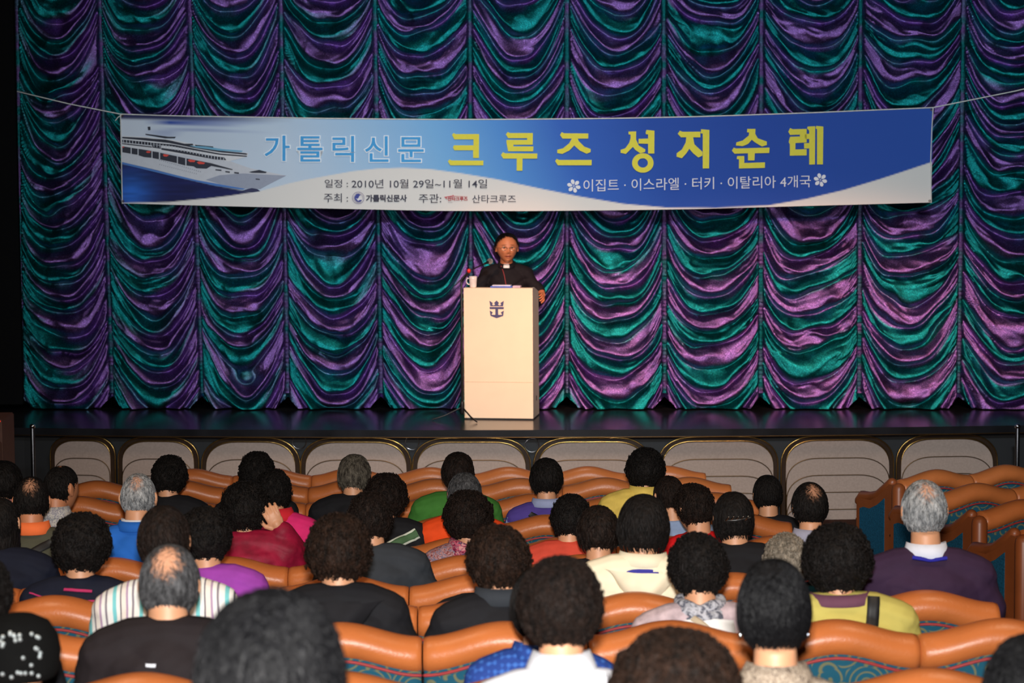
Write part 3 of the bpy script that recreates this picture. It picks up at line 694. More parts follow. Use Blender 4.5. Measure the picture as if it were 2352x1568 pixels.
# booklet
bk = empty('booklet', on_lectern(0.06, 0.075, LH + 0.0), -LYAW); tag(bk, 'blue and white booklet lying open on the lectern top', 'book')
MB().box((-0.035, 0, 0.008), (0.20, 0.09, 0.014)).build('cover', mat('blue_cover', srgb(72, 100, 190), 0.5), bk, bevel=0.002)
MB().box((-0.035, 0, 0.020), (0.17, 0.08, 0.009)).build('pages', mat('paper', srgb(214, 214, 232), 0.8), bk, bevel=0.002)
MB().box((0.105, 0, 0.010), (0.07, 0.085, 0.018)).build('folded_leaf', mat('pale_leaf', srgb(190, 170, 190), 0.8), bk, bevel=0.002)
# microphone stand
bp_ = at_z(1062, 965, STAGE_Z); ms = empty('microphone_stand', (bp_.x, bp_.y + 0.02, STAGE_Z)); tag(ms, 'black boom microphone stand with a red clutch at the left side of the lectern', 'microphone stand')
steel = mat('black_steel', (0.012, 0.012, 0.013), rough=0.35, metal=0.4)
top = at_y(1060, 640, bp_.y + 0.02) - ms.location
MB().tube([(0, 0, 0.10), (0, 0, 0.62), (0.0, 0, top.z - 0.02)], [0.011, 0.011, 0.009], 10).build('pole', steel, ms, True)
MB().tube([(0, 0, 0.07), (0, 0, 0.16)], 0.02, 12).build('collar', steel, ms, True)
for a in (186, 300, 65):
    a = math.radians(a); MB().tube([(0, 0, 0.12), (0.16 * math.cos(a), 0.16 * math.sin(a), 0.045), (0.27 * math.cos(a), 0.27 * math.sin(a), 0.012)] if a > 1.3 else [(0, 0, .12), (.1 * math.cos(a), .1 * math.sin(a), .05), (.14 * math.cos(a), .14 * math.sin(a), .012)], 0.007, 8).build('leg', steel, ms, True)
red_m = mat('red_clutch', srgb(215, 40, 28), rough=0.4)
rc = at_y(1077, 622, bp_.y + 0.0) - ms.location; mc = at_y(1114, 605, bp_.y + 0.12) - ms.location; bt = at_y(1046, 655, bp_.y - 0.04) - ms.location
MB().tube([bt, rc, mc], 0.0055, 8).build('boom', steel, ms, True)
MB().tube([(0.0, 0, top.z - 0.03), rc - Vector((0, 0, 0.015))], 0.009, 8).build('joint', steel, ms, True)
MB().ball(rc, (0.018, 0.018, 0.021)).build('clutch', red_m, ms, True)
mk = empty('microphone', ms.location + mc); tag(mk, 'round silver-headed microphone on the boom in front of the priest', 'microphone')
dirm = (mc - rc).normalized()
MB().tube([-dirm * 0.01, dirm * 0.05], [0.009, 0.014], 12).build('body', steel, mk, True)
MB().ball(dirm * 0.062, 0.027, 20, 14).build('grille', mat('mic_grille', (0.7, 0.7, 0.66), rough=0.4, metal=0.9, bump=1.0, bscale=900), mk, True)

# ------------------------------------------------------------------ theatre seats
leather = mat('tan_leather', srgb(184, 104, 54), rough=0.37, var=0.10, vscale=7, bump=0.10, bscale=90, spec=0.38)
piping = mat('red_piping', srgb(150, 40, 42), rough=0.6)
woodframe = mat('seat_shell_dark', (0.03, 0.015, 0.01), rough=0.6)
def scroll_fabric():
    m = bpy.data.materials.new('teal_scroll_fabric'); m.use_nodes = True; nt = m.node_tree; b = nt.nodes['Principled BSDF']
    tc = nt.nodes.new('ShaderNodeTexCoord'); mp = nt.nodes.new('ShaderNodeMapping'); mp.inputs['Scale'].default_value = (1, 0.02, 1)
    nt.links.new(tc.outputs['Object'], mp.inputs['Vector'])
    vo = nt.nodes.new('ShaderNodeTexVoronoi'); vo.inputs['Scale'].default_value = 11; nt.links.new(mp.outputs['Vector'], vo.inputs['Vector'])
    # spirals: distance to the cell centre plus the angle round it
    sub = nt.nodes.new('ShaderNodeVectorMath'); sub.operation = 'SUBTRACT'
    sc0 = nt.nodes.new('ShaderNodeVectorMath'); sc0.operation = 'SCALE'; sc0.inputs['Scale'].default_value = 11.0
    sepc = nt.nodes.new('ShaderNodeSeparateXYZ'); 
    nt.links.new(mp.outputs['Vector'], sub.inputs[0]); nt.links.new(vo.outputs['Position'], sub.inputs[1]); nt.links.new(sub.outputs['Vector'], sepc.inputs[0])
    at = nt.nodes.new('ShaderNodeMath'); at.operation = 'ARCTAN2'; nt.links.new(sepc.outputs['Z'], at.inputs[0]); nt.links.new(sepc.outputs['X'], at.inputs[1])
    ml = nt.nodes.new('ShaderNodeMath'); ml.operation = 'MULTIPLY_ADD'; ml.inputs[1].default_value = 30.0; nt.links.new(vo.outputs['Distance'], ml.inputs[0]); nt.links.new(at.outputs[0], ml.inputs[2])
    sn = nt.nodes.new('ShaderNodeMath'); sn.operation = 'SINE'; nt.links.new(ml.outputs[0], sn.inputs[0])
    rp = nt.nodes.new('ShaderNodeValToRGB'); rp.color_ramp.elements[0].position = 0.45; rp.color_ramp.elements[1].position = 0.92
    rp.color_ramp.elements[0].color = (*srgb(24, 78, 98), 1); rp.color_ramp.elements[1].color = (*srgb(104, 104, 76), 1)
    nt.links.new(sn.outputs[0], rp.inputs['Fac']); nt.links.new(rp.outputs['Color'], b.inputs['Base Color'])
    b.inputs['Roughness'].default_value = 0.85; b.inputs['Specular IOR Level'].default_value = 0.2
    return m
scroll = scroll_fabric()
bluecord = mat('blue_ribbed_fabric', srgb(22, 78, 104), rough=0.85, var=0.35, vscale=90, spec=0.2)
def hump(t): return 0.052 * math.cos(math.pi * t) ** 2 if abs(t) <= 0.5 else 0
SEATM = {}
def seat_meshes():
    n = 34; ns = 18; P = PITCH
    V = []
    for i in range(n):
        t = -0.5 + i / (n - 1); e = min(0.5 - abs(t), 0.06) / 0.06; e = 0.95 + 0.05 * math.sqrt(max(0, 1 - (1 - e) ** 2))
        if i in (0, n - 1): e = 0.93
        zc = BACKH - 0.060 + hump(t); yc = -0.018 * math.cos(math.pi * t)
        for j in range(ns):
            a = 2 * math.pi * j / ns
            V.append((t * P * 1.004, yc + 0.075 * e * math.cos(a), zc + 0.060 * e * math.sin(a) - 0.004 * (1 - e)))
    Fq = [(i * ns + j, (i + 1) * ns + j, (i + 1) * ns + (j + 1) % ns, i * ns + (j + 1) % ns) for i in range(n - 1) for j in range(ns)]
    Fq += [tuple(range(ns))[::1], tuple((n - 1) * ns + j for j in range(ns))[::-1]]
    m = MB().add(V, Fq); SEATM['head_roll'] = m.mesh('head_roll', True)
    pts = []
    for i in range(24):
        t = -0.495 + 0.99 * i / 23; pts.append((t * P, -0.052 - 0.018 * math.cos(math.pi * t), BACKH - 0.117 + hump(t)))
    SEATM['piping'] = MB().tube(pts, 0.0055, 6).mesh('piping', True)
    V = []; nz = 10; nx = 20
    for s_, yo in ((0, -0.052), (1, 0.055)):
        for k in range(nz):
            for i in range(nx):
                t = -0.5 + i / (nx - 1); zt = BACKH - 0.10 + hump(t)
                z = 0.14 + (zt - 0.14) * k / (nz - 1)
                bul = 0.016 * math.cos(math.pi * t) ** 0.6 if abs(t) < 0.5 else 0
                y = yo - (bul if s_ == 0 else -0.02 * math.sin(math.pi * k / (nz - 1)) * math.cos(math.pi * t)) + (0.94 - z) * 0.05
                V.append((t * P * 0.996, y, z))
    Fq = []
    b = nx * nz
    for k in range(nz - 1):
        for i in range(nx - 1):
            q = k * nx + i
            Fq.append((q, q + 1, q + nx + 1, q + nx)); Fq.append((b + q, b + q + nx, b + q + nx + 1, b + q + 1))
    for k in range(nz - 1):
        q = k * nx; Fq.append((q, q + nx, b + q + nx, b + q)); q += nx - 1; Fq.append((q, b + q, b + q + nx, q + nx))
    for i in range(nx - 1):
        Fq.append((i, b + i, b + i + 1, i + 1)); q = (nz - 1) * nx + i; Fq.append((q, q + 1, b + q + 1, b + q))
    SEATM['backrest'] = MB().add(V, Fq).mesh('backrest', True)
    o = MB().box((0, 0.33, 0.385), (P * 0.9, 0.46, 0.13)).build('tmp', None, None, True, bevel=0.035); SEATM['cushion'] = o.data; bpy.data.objects.remove(o)
    mb = MB().box((0, 0.30, 0.27), (P * 0.86, 0.40, 0.09)); mb.box((-P * 0.40, 0.28, 0.115), (0.05, 0.36, 0.22)); mb.box((P * 0.40, 0.28, 0.115), (0.05, 0.36, 0.22))
    SEATM['seat_frame'] = mb.mesh('seat_frame')
    o = MB().box((-P / 2, 0.30, 0.60), (0.06, 0.44, 0.05)).build('tmp', None, None, True, bevel=0.02); SEATM['armrest'] = o.data; bpy.data.objects.remove(o)
    mts = {'head_roll': leather, 'piping': piping, 'backrest': scroll, 'cushion': scroll, 'seat_frame': woodframe, 'armrest': leather}
    for k, me in SEATM.items():
        me.name = k; me.materials.clear(); me.materials.append(mts[k])
seat_meshes()
SEATS = []
ORD = ['first', 'second', 'third', 'fourth', 'fifth', 'sixth', 'seventh', 'eighth', 'ninth', 'tenth', 'eleventh', 'twelfth', 'thirteenth']
def make_seat(loc, rz, row, idx, group):
    r = empty('theatre_seat', loc, rz); r['category'] = 'seat'; r['group'] = group
    for k in ('backrest', 'head_roll', 'piping', 'cushion', 'seat_frame', 'armrest'):
        mesh_obj(k, SEATM[k], r)
    SEATS.append((r, row, idx, loc)); return r
for rk, (k, (y, p, x, a, b)) in enumerate(ROWS.items()):
    for idx, n in enumerate(range(a, b + 1)):
        px = x + (n + 0.5) * p
        if px < -150 or px > 2500: continue
        pt = at_y(px, y, ROWY[k])
        X = (px - CX) / F_PX * ROWY[k] * 1.0035 if False else pt.x
        make_seat((X, ROWY[k], floor_z(ROWY[k])), 0.0, k, n, f'seats in the {ORD[rk]} row from the stage')
# seat pitch in metres equals the pixel pitch / scale, so the roll seams meet

# right-hand block, turned towards the stage centre, with upholstered aisle ends
TH = math.radians(22)
side_leather = mat('brown_leather_end', srgb(138, 72, 36), rough=0.4, var=0.1, vscale=8)
BLK = [(2065, 1108, 15.65, 3), (2152, 1140, 14.6, 3), (2250, 1175, 13.65, 2), (2350, 1222, 12.75, 1)]
BN = ['farthest', 'second', 'third', 'nearest']
for bi, (px, py, d, ns_) in enumerate(BLK):
    e = at_y(px, py, d); dx, dy = math.cos(TH), math.sin(TH)
    for q in range(ns_):
        X = e.x + dx * PITCH * (q + 0.5); Y = d + dy * PITCH * (q + 0.5)
        r = make_seat((X, Y, floor_z(d)), TH, 'R%d' % bi, q, 'seats in the block at the far right')
        r['label'] = f'tan seat of the turned far right block, {ORD[q]} from the aisle in its {BN[bi]} row'
        if q == 0:
            # end panel: part of the first seat; local x=-P/2 is the aisle side, seat faces +y
            x0 = -PITCH / 2 - 0.035
            prof = [(-0.075, 0.05), (-0.075, 0.86), (-0.05, 0.90), (0.02, 0.90), (0.07, 0.86), (0.16, 0.80), (0.26, 0.76), (0.36, 0.76), (0.40, 0.75), (0.43, 0.71), (0.43, 0.45), (0.41, 0.05)]
            n_ = len(prof); _, t = tri_poly(prof)
            vs = [(x0 - 0.03, a, b) for a, b in prof] + [(x0 + 0.03, a, b) for a, b in prof]
            fs = [tuple(z) for z in t] + [tuple(n_ + i for i in z[::-1]) for z in t] + [(i, (i + 1) % n_, n_ + (i + 1) % n_, n_ + i) for i in range(n_)]
            sp = MB().add(vs, fs).build('side_panel', side_leather, r)
            ins = [(0.07, 0.12), (0.07, 0.80), (0.16, 0.745), (0.26, 0.705), (0.34, 0.705), (0.385, 0.69), (0.385, 0.30), (0.37, 0.12)]
            n_ = len(ins); _, t = tri_poly(ins)
            vs = [(x0 - 0.034, a, b) for a, b in ins] + [(x0 - 0.02, a, b) for a, b in ins]
            fs = [tuple(z) for z in t] + [(i, (i + 1) % n_, n_ + (i + 1) % n_, n_ + i) for i in range(n_)]
            MB().add(vs, fs).build('fabric_inset', bluecord, sp)
            MB().tube([(x0, 0.03, 0.905), (x0, 0.10, 0.86), (x0, 0.20, 0.80), (x0, 0.30, 0.775), (x0, 0.40, 0.77), (x0, 0.44, 0.73)], 0.034, 10).build('padded_edge', side_leather, sp, True)
            MB().tube([(x0, -0.06, 0.10), (x0, -0.055, 0.87)], 0.045, 10).build('corner_post', side_leather, sp, True)

# ------------------------------------------------------------------ people
def remesh(mb, voxel, smooth=2, dec=1.0, name='m', quad=None):
    me = mb.mesh('tmp'); o = bpy.data.objects.new('tmp', me); COL.objects.link(o)
    r = o.modifiers.new('r', 'REMESH'); r.mode = 'VOXEL'; r.voxel_size = voxel; r.use_smooth_shade = True
    if smooth: s = o.modifiers.new('s', 'SMOOTH'); s.factor = 0.5; s.iterations = smooth
    if dec < 1: d = o.modifiers.new('d', 'DECIMATE'); d.ratio = dec
    bpy.context.view_layer.update()
    dg = bpy.context.evaluated_depsgraph_get(); out = bpy.data.meshes.new_from_object(o.evaluated_get(dg)); out.name = name
    bpy.data.objects.remove(o); bpy.data.meshes.remove(me)
    out.polygons.foreach_set('use_smooth', [True] * len(out.polygons)); out.materials.clear()
    return out

NECKP = Vector((0, 0.008, 1.08)); HEADC = Vector((0, 0.042, 1.188))
def head_rot(yaw, pitch): return Matrix.Rotation(yaw, 3, 'Z') @ Matrix.Rotation(pitch, 3, 'X')
def head_mb(mb, yaw, pitch, dz=0.0, hs=1.0):
    n, m = 56, 40; base = []
    for i in range(m + 1):
        th = math.pi * i / m
        for j in range(n):
            a = 2 * math.pi * j / n
            d = Vector((math.sin(th) * math.cos(a), math.sin(th) * math.sin(a), -math.cos(th)))
            x, y, z = d.x * 0.076, d.y * 0.095, d.z * 0.117
            if d.z < 0.1:
                k = min(1, (0.1 - d.z) / 0.95)
                x *= 1 - 0.30 * k ** 1.5
                if d.y > 0: y *= 1 - 0.10 * k
                else: y *= 1 - 0.42 * k
                if d.y > 0: y += 0.012 * k
            if d.y > 0:
                g = lambda cx, cz, sx, sz: math.exp(-((d.x - cx) / sx) ** 2 - ((d.z - cz) / sz) ** 2)
                nz = max(0.0, 1 - abs(d.z + 0.14) / 0.24)
                y += 0.026 * math.exp(-(d.x / 0.13) ** 2) * (nz if d.z > -0.30 else 0) * (0.35 + 0.65 * min(1, max(0, (0.12 - d.z) / 0.35)))
                y += 0.010 * g(0.13, -0.29, 0.09, 0.07) + 0.010 * g(-0.13, -0.29, 0.09, 0.07)
                y -= 0.011 * (g(0.38, 0.05, 0.17, 0.10) + g(-0.38, 0.05, 0.17, 0.10))
                y += 0.005 * (g(0.36, 0.20, 0.25, 0.07) + g(-0.36, 0.20, 0.25, 0.07))
                y += 0.006 * (g(0.45, -0.22, 0.2, 0.15) + g(-0.45, -0.22, 0.2, 0.15))
                y += 0.008 * g(0, -0.47, 0.26, 0.05) + 0.008 * g(0, -0.58, 0.22, 0.045) - 0.004 * g(0, -0.525, 0.28, 0.02)
                y += 0.010 * g(0, -0.82, 0.35, 0.14)
            base.append(Vector((x, y, z)))
    R = head_rot(yaw, pitch); off = Vector((0, 0, dz))
    T = lambda p: R @ (p * hs + HEADC - NECKP) + NECKP + off
    b0 = len(mb.v)
    mb.v.extend([tuple(T(p)) for p in base])
    for i in range(m):
        for j in range(n):
            j2 = (j + 1) % n; mb.f.append((b0 + i * n + j, b0 + i * n + j2, b0 + (i + 1) * n + j2, b0 + (i + 1) * n + j))
    for sx in (-1, 1):       # ears
        for (c, r) in (((sx * 0.081, -0.008, 0.004), (0.009, 0.019, 0.031)), ((sx * 0.078, 0.002, -0.018), (0.009, 0.011, 0.018)), ((sx * 0.076, 0.004, 0.0), (0.010, 0.012, 0.022))):
            mb.ball(T(Vector(c)), r, 14, 10, R @ Matrix.Rotation(sx * 0.35, 3, 'Z'))
    return T, R
def hand_mb(mb, wrist, direction, normal, side, curl=0.5, spread=0.0, s=1.0):
    """palm and five fingers; direction = along the fingers, normal = back of the hand"""
    d = Vector(direction).normalized(); nn = Vector(normal); nn = (nn - d * nn.dot(d)).normalized(); w = d.cross(nn).normalized() * side
    W_ = Vector(wrist)
    R = Matrix((w, d, nn)).transposed()
    mb.ball(W_ + d * 0.045 * s, (0.040 * s, 0.050 * s, 0.015 * s), 16, 10, R)
    mb.tube([W_ - d * 0.02 * s, W_ + d * 0.03 * s], [0.024 * s, 0.026 * s], 12)
    L = (0.062, 0.074, 0.069, 0.054)
    for k in range(4):
        o = (k - 1.5) * 0.0195 * s
        p0 = W_ + d * (0.060 * s) + w * -o; p1 = W_ + d * 0.088 * s + w * -o * 1.1
        a = curl * 0.55; u = (d * math.cos(a) - nn * math.sin(a) - w * (k - 1.5) * (0.04 + spread)).normalized()
        p2 = p1 + u * L[k] * 0.45 * s; a = curl * 1.25; u = (d * math.cos(a) - nn * math.sin(a) - w * (k - 1.5) * (0.03 + spread * 0.5)).normalized()
        p3 = p2 + u * L[k] * 0.32 * s; a = curl * 1.9; u = (d * math.cos(a) - nn * math.sin(a)).normalized()
        p4 = p3 + u * L[k] * 0.23 * s
        mb.tube([p0, p1, p2, p3, p4], [0.0098 * s, 0.0095 * s, 0.0085 * s, 0.0078 * s, 0.0068 * s], 10)
    t0 = W_ + d * 0.018 * s + w * 0.026 * s; t1 = t0 + (d * 0.6 + w * 0.75 - nn * 0.25).normalized() * 0.036 * s
    t2 = t1 + (d * 0.85 + w * 0.25 - nn * (0.3 + 0.3 * curl)).normalized() * 0.030 * s; t3 = t2 + (d * 0.9 - nn * (0.3 + 0.5 * curl)).normalized() * 0.020 * s
    mb.tube([t0, t1, t2, t3], [0.014 * s, 0.0115 * s, 0.0100 * s, 0.0085 * s], 10)

TORSO = [(.46, 0, .165, .12), (.55, 0, .165, .12), (.65, -.005, .150, .11), (.78, -.012, .158, .112), (.90, -.02, .172, .112), (.97, -.022, .172, .100), (1.015, -.018, .135, .080), (1.045, -.012, .082, .064), (1.08, -.006, .058, .056), (1.15, .004, .054, .056)]
ARMS = {
 'lap': [[(.165, -.015, .985), (.215, .01, .86), (.235, .06, .74), (.17, .22, .665), (.10, .33, .64)], [(-.165, -.015, .985), (-.215, .01, .86), (-.235, .06, .74), (-.17, .22, .665), (-.10, .33, .64)]],
 'raised': [[(.165, -.015, .985), (.225, .05, .88), (.255, .10, .80), (.215, .05, .96), (.165, -.03, 1.10)], [(-.165, -.015, .985), (-.215, .01, .86), (-.235, .06, .74), (-.17, .22, .665), (-.10, .33, .64)]],
 'lectern': [[(.17, -.01, .985), (.235, -.01, .86), (.265, .02, .735), (.262, .13, .70), (.258, .235, .70)], [(-.17, -.01, .985), (-.235, -.01, .86), (-.275, .0, .84), (-.31, .05, .79), (-.322, .12, .775)]],
}
def hands(mb, key, dz):
    a = ARMS[key]
    for side, ch in ((1, a[0]), (-1, a[1])):
        wr_ = Vector(ch[-1]) + Vector((0, 0, dz)); d = (Vector(ch[-1]) - Vector(ch[-2])).normalized()
        if key == 'lap': hand_mb(mb, wr_ , (-0.45 * side, 0.8, -0.25), (0, 0.2, 1), side, 0.5)
        elif key == 'raised' and side == 1: hand_mb(mb, wr_, (-0.35, -0.15, 0.9), (0.2, -1, 0), -1, 0.9, 0.03)
        elif key == 'lectern': hand_mb(mb, wr_, (0.02 * side, 0.95, -0.22), (side * 0.9, 0, 0.3), -side if False else side, 0.45)
        else: hand_mb(mb, wr_, (-0.45 * side, 0.8, -0.25), (0, 0.2, 1), side, 0.5)
BODYC = {}
def body_mesh(arms='lap', yaw=0.0, pitch=0.0, stand=False, voxel=0.006, dec=0.5, hup=0.0):
    key = (arms, yaw, pitch, stand, hup)
    if key in BODYC: return BODYC[key]
    dz = 0.43 if stand else 0.0
    mb = MB(); mb.rings([(0, cy, z + dz, rx, ry) for z, cy, rx, ry in TORSO], 28)
    R0 = head_rot(yaw, pitch)
    mb.tube([(0, -.008, 1.03 + dz), (0, -.004, 1.09 + dz), tuple(R0 @ Vector((0, 0.015, 0.06)) + NECKP + Vector((0, 0, dz + hup)))], [0.058, 0.054, 0.054], 16)
    HDZ = dz + (0.055 if stand else 0.0) + hup
    T, R = head_mb(mb, yaw, pitch, HDZ, 1.27 if stand else 1.0)
    for ch in ARMS[arms]:
        mb.tube([(p[0], p[1], p[2] + dz) for p in ch], [0.052, 0.045, 0.040, 0.034, 0.025], 14)
    hands(mb, arms, dz)
    if stand:
        for sx in (-1, 1): mb.tube([(sx * .085, 0, .93), (sx * .095, .01, .52), (sx * .10, -.01, .10)], [.088, .058, .04], 14); mb.tube([(sx * .10, -.02, .05), (sx * .115, .13, .035)], [.04, .032], 12)
    else:
        for sx in (-1, 1): mb.tube([(sx * .09, .02, .535), (sx * .11, .42, .525), (sx * .115, .43, .10)], [.082, .058, .04], 14); mb.tube([(sx * .115, .42, .05), (sx * .125, .56, .035)], [.04, .032], 12)
    me = remesh(mb, voxel, 2, dec, 'body')
    n = len(me.vertices); co_ = np.zeros(n * 3); me.vertices.foreach_get('co', co_); co_ = co_.reshape(-1, 3)
    Rn = np.array(R); loc = (co_ - np.array(NECKP) - np.array([0, 0, HDZ])) @ Rn + np.array(NECKP) - np.array(HEADC)
    if stand: loc = loc / 1.27
    x, y, z = loc[:, 0], loc[:, 1], loc[:, 2]
    skin = np.ones((n, 3)) * np.array(srgb(205, 148, 112))
    nz = vnoise(co_[:, 0] * 30, co_[:, 2] * 30 + co_[:, 1] * 20, 4)
    skin *= (1 + 0.07 * nz)[:, None]
    fr = y > 0.05
    def blend(mask, c): skin[:] = skin * (1 - mask[:, None]) + np.array(c)[None] * mask[:, None]
    blend(np.where(fr, np.exp(-((z + 0.060) / 0.008) ** 2 - (x / 0.022) ** 4), 0), srgb(150, 70, 62))
    blend(np.where(fr, np.exp(-((z + 0.060) / 0.0022) ** 2 - (x / 0.024) ** 4), 0), srgb(60, 25, 22))
    for sx in (-1, 1):
        blend(np.where(fr, 0.8 * np.exp(-((z - 0.030 + 0.12 * (np.abs(x) - 0.03)) / 0.0035) ** 2 - ((x - sx * 0.030) / 0.016) ** 4), 0), srgb(50, 36, 30))
        blend(np.where(fr, np.exp(-((z - 0.007) / 0.0045) ** 2 - ((x - sx * 0.029) / 0.012) ** 4), 0), srgb(190, 180, 172))
        blend(np.where(fr, np.exp(-((z - 0.007) / 0.005) ** 4 - ((x - sx * 0.029) / 0.0055) ** 4), 0), srgb(20, 14, 12))
        blend(np.where(fr, 0.8 * np.exp(-((z - 0.012) / 0.0022) ** 2 - ((x - sx * 0.029) / 0.014) ** 4), 0), srgb(50, 30, 26))
    set_color(me, 'skin', np.clip(skin, 0, 1))
    BODYC[key] = me
    return me
def skin_mat(name, tint):
    m = bpy.data.materials.new(name); m.use_nodes = True; nt = m.node_tree; b = nt.nodes['Principled BSDF']
    a = nt.nodes.new('ShaderNodeAttribute'); a.attribute_name = 'skin'
    mx = nt.nodes.new('ShaderNodeVectorMath'); mx.operation = 'MULTIPLY'; mx.inputs[1].default_value = tint
    nt.links.new(a.outputs['Color'], mx.inputs[0]); nt.links.new(mx.outputs['Vector'], b.inputs['Base Color'])
    b.inputs['Roughness'].default_value = 0.5; b.inputs['Subsurface Weight'].default_value = 0.0
    return m
skinA = skin_mat('skin', (1, 1, 1)); skinB = skin_mat('tanned_skin', (0.85, 0.70, 0.62)); skinC = skin_mat('ruddy_skin', (1.0, 0.70, 0.55))

GARM = {}
def garment_mesh(kind, arms='lap', stand=False):
    key = (kind, arms, stand)
    if key in GARM: return GARM[key]
    dz = 0.43 if stand else 0.0
    off = {'shirt': 0.011, 'jacket': 0.024, 'puffy': 0.030}[kind]
    mb = MB()
    rg = []
    for z, cy, rx, ry in TORSO:
        if z > 1.05: break
        rg.append((0, cy, z + dz - (0.10 if z < 0.5 and stand else 0), rx + off * (1 if z < 1.0 else 0.8), ry + off))
    rg.append((0, -.004, (1.066 if stand else 1.078) + dz, .074 + off * 0.4, .066 + off * 0.4))
    mb.rings(rg, 32)
    # shoulder yoke so the slope from neck to shoulder is full
    mb.tube([(-.175, -.016, .985 + dz), (-.10, -.020, 1.012 + dz), (0, -.024, 1.025 + dz), (.10, -.020, 1.012 + dz), (.175, -.016, .985 + dz)], [.055 + off, .058 + off, .055 + off, .058 + off, .055 + off], 14)
    for ch in ARMS[arms]:
        pts = [Vector((p[0], p[1], p[2] + dz)) for p in ch]; 
        rr = [0.056 + off, 0.050 + off, 0.045 + off, 0.040 + off, 0.030 + off * 0.8]
        pts[-1] = pts[-2].lerp(pts[-1], 0.55 if stand else 0.88)
        if stand: pts = pts[:3] + [pts[2].lerp(pts[3], 0.6)]; rr = rr[:4]
        mb.tube(pts, rr, 16, rnd=True)
    if kind == 'puffy':
        for z in np.arange(0.60, 1.0, 0.055):
            rx = np.interp(z, [t[0] for t in TORSO], [t[2] for t in TORSO]); ry = np.interp(z, [t[0] for t in TORSO], [t[3] for t in TORSO])
            mb.tube([((rx + off - 0.004) * math.cos(a), -0.015 + (ry + off - 0.004) * math.sin(a), z) for a in np.linspace(0, 2 * math.pi, 25)[:-1]], 0.013, 8, closed=True)
    me = remesh(mb, 0.0075, 3, 1.0, kind)
    # cloth creases
    n = len(me.vertices); c = np.zeros(n * 3); me.vertices.foreach_get('co', c); c = c.reshape(-1, 3)
    nn = np.zeros(n * 3); me.vertices.foreach_get('normal', nn); nn = nn.reshape(-1, 3)
    amp = 0.0045 if kind == 'shirt' else 0.006
    w1 = vnoise(c[:, 0] * 9 + c[:, 2] * 11, c[:, 2] * 6 - c[:, 0] * 5 + c[:, 1] * 7, 5); w2 = vnoise(c[:, 0] * 24 - c[:, 2] * 17, c[:, 2] * 20 + c[:, 1] * 12, 8)
    fade = np.clip((1.05 + dz - c[:, 2]) / 0.05, 0.1, 1)
    c = c + nn * ((np.abs(w1) - 0.4) * amp * 2.0 + w2 * amp * 0.6)[:, None] * fade[:, None]
    me.vertices.foreach_set('co', c.ravel()); me.update()
    me['bvh'] = 0; GARM[key] = me
    return me
BVHC = {}
def bvh_of(me):
    if me.name not in BVHC:
        BVHC[me.name] = BVHTree.FromPolygons([v.co.copy() for v in me.vertices], [tuple(p.vertices) for p in me.polygons])
    return BVHC[me.name]
def strap(me, pts, width, m, name, parent, thick=0.004, lift=0.003, front=False, n=26):
    """ribbon laid over the back of a garment, pts in local (x, z)"""
    bv = bvh_of(me); P = [Vector((x, 0, z)) for x, z in pts]; L = [0]
    for a, b in zip(P, P[1:]): L.append(L[-1] + (b - a).length)
    out = []
    for k in range(n):
        s = L[-1] * k / (n - 1); i = max(j for j in range(len(L)) if L[j] <= s + 1e-9); i = min(i, len(P) - 2)
        q = P[i].lerp(P[i + 1], (s - L[i]) / max(1e-6, L[i + 1] - L[i])); t = (P[i + 1] - P[i]).normalized()
        side = Vector((-t.z, 0, t.x)) * width / 2; row = []
        for sd in (-1, -0.33, 0.33, 1):
            o = q + side * sd; yy = 1.0 if front else -1.0
            h = bv.ray_cast(Vector((o.x, yy, o.z + 0.40)), Vector((0, -yy, -0.45)).normalized()) if not front else bv.ray_cast(Vector((o.x, yy, o.z)), Vector((0, -yy, 0)))
            if h[0] is None: h = bv.find_nearest(Vector((o.x, 0.08 * yy, o.z)))
            row.append((h[0], h[1]))
        out.append(row)
    mb = MB(); V = []; 
    for row in out:
        for p, nn in row: V.append(p + nn * (lift + thick))
        for p, nn in row: V.append(p - nn * 0.003)
    Fq = []
    for k in range(n - 1):
        a = k * 8; b = a + 8
        for j in range(3): Fq.append((a + j, a + j + 1, b + j + 1, b + j))
        for j in range(3): Fq.append((a + 4 + j, b + 4 + j, b + 5 + j, a + 5 + j))
        Fq.append((a, b, b + 4, a + 4)); Fq.append((a + 3, a + 7, b + 7, b + 3))
    o = mb.add(V, Fq).build(name, m, parent, True); o.scale.x = parent.get('_w', 1.0); return o

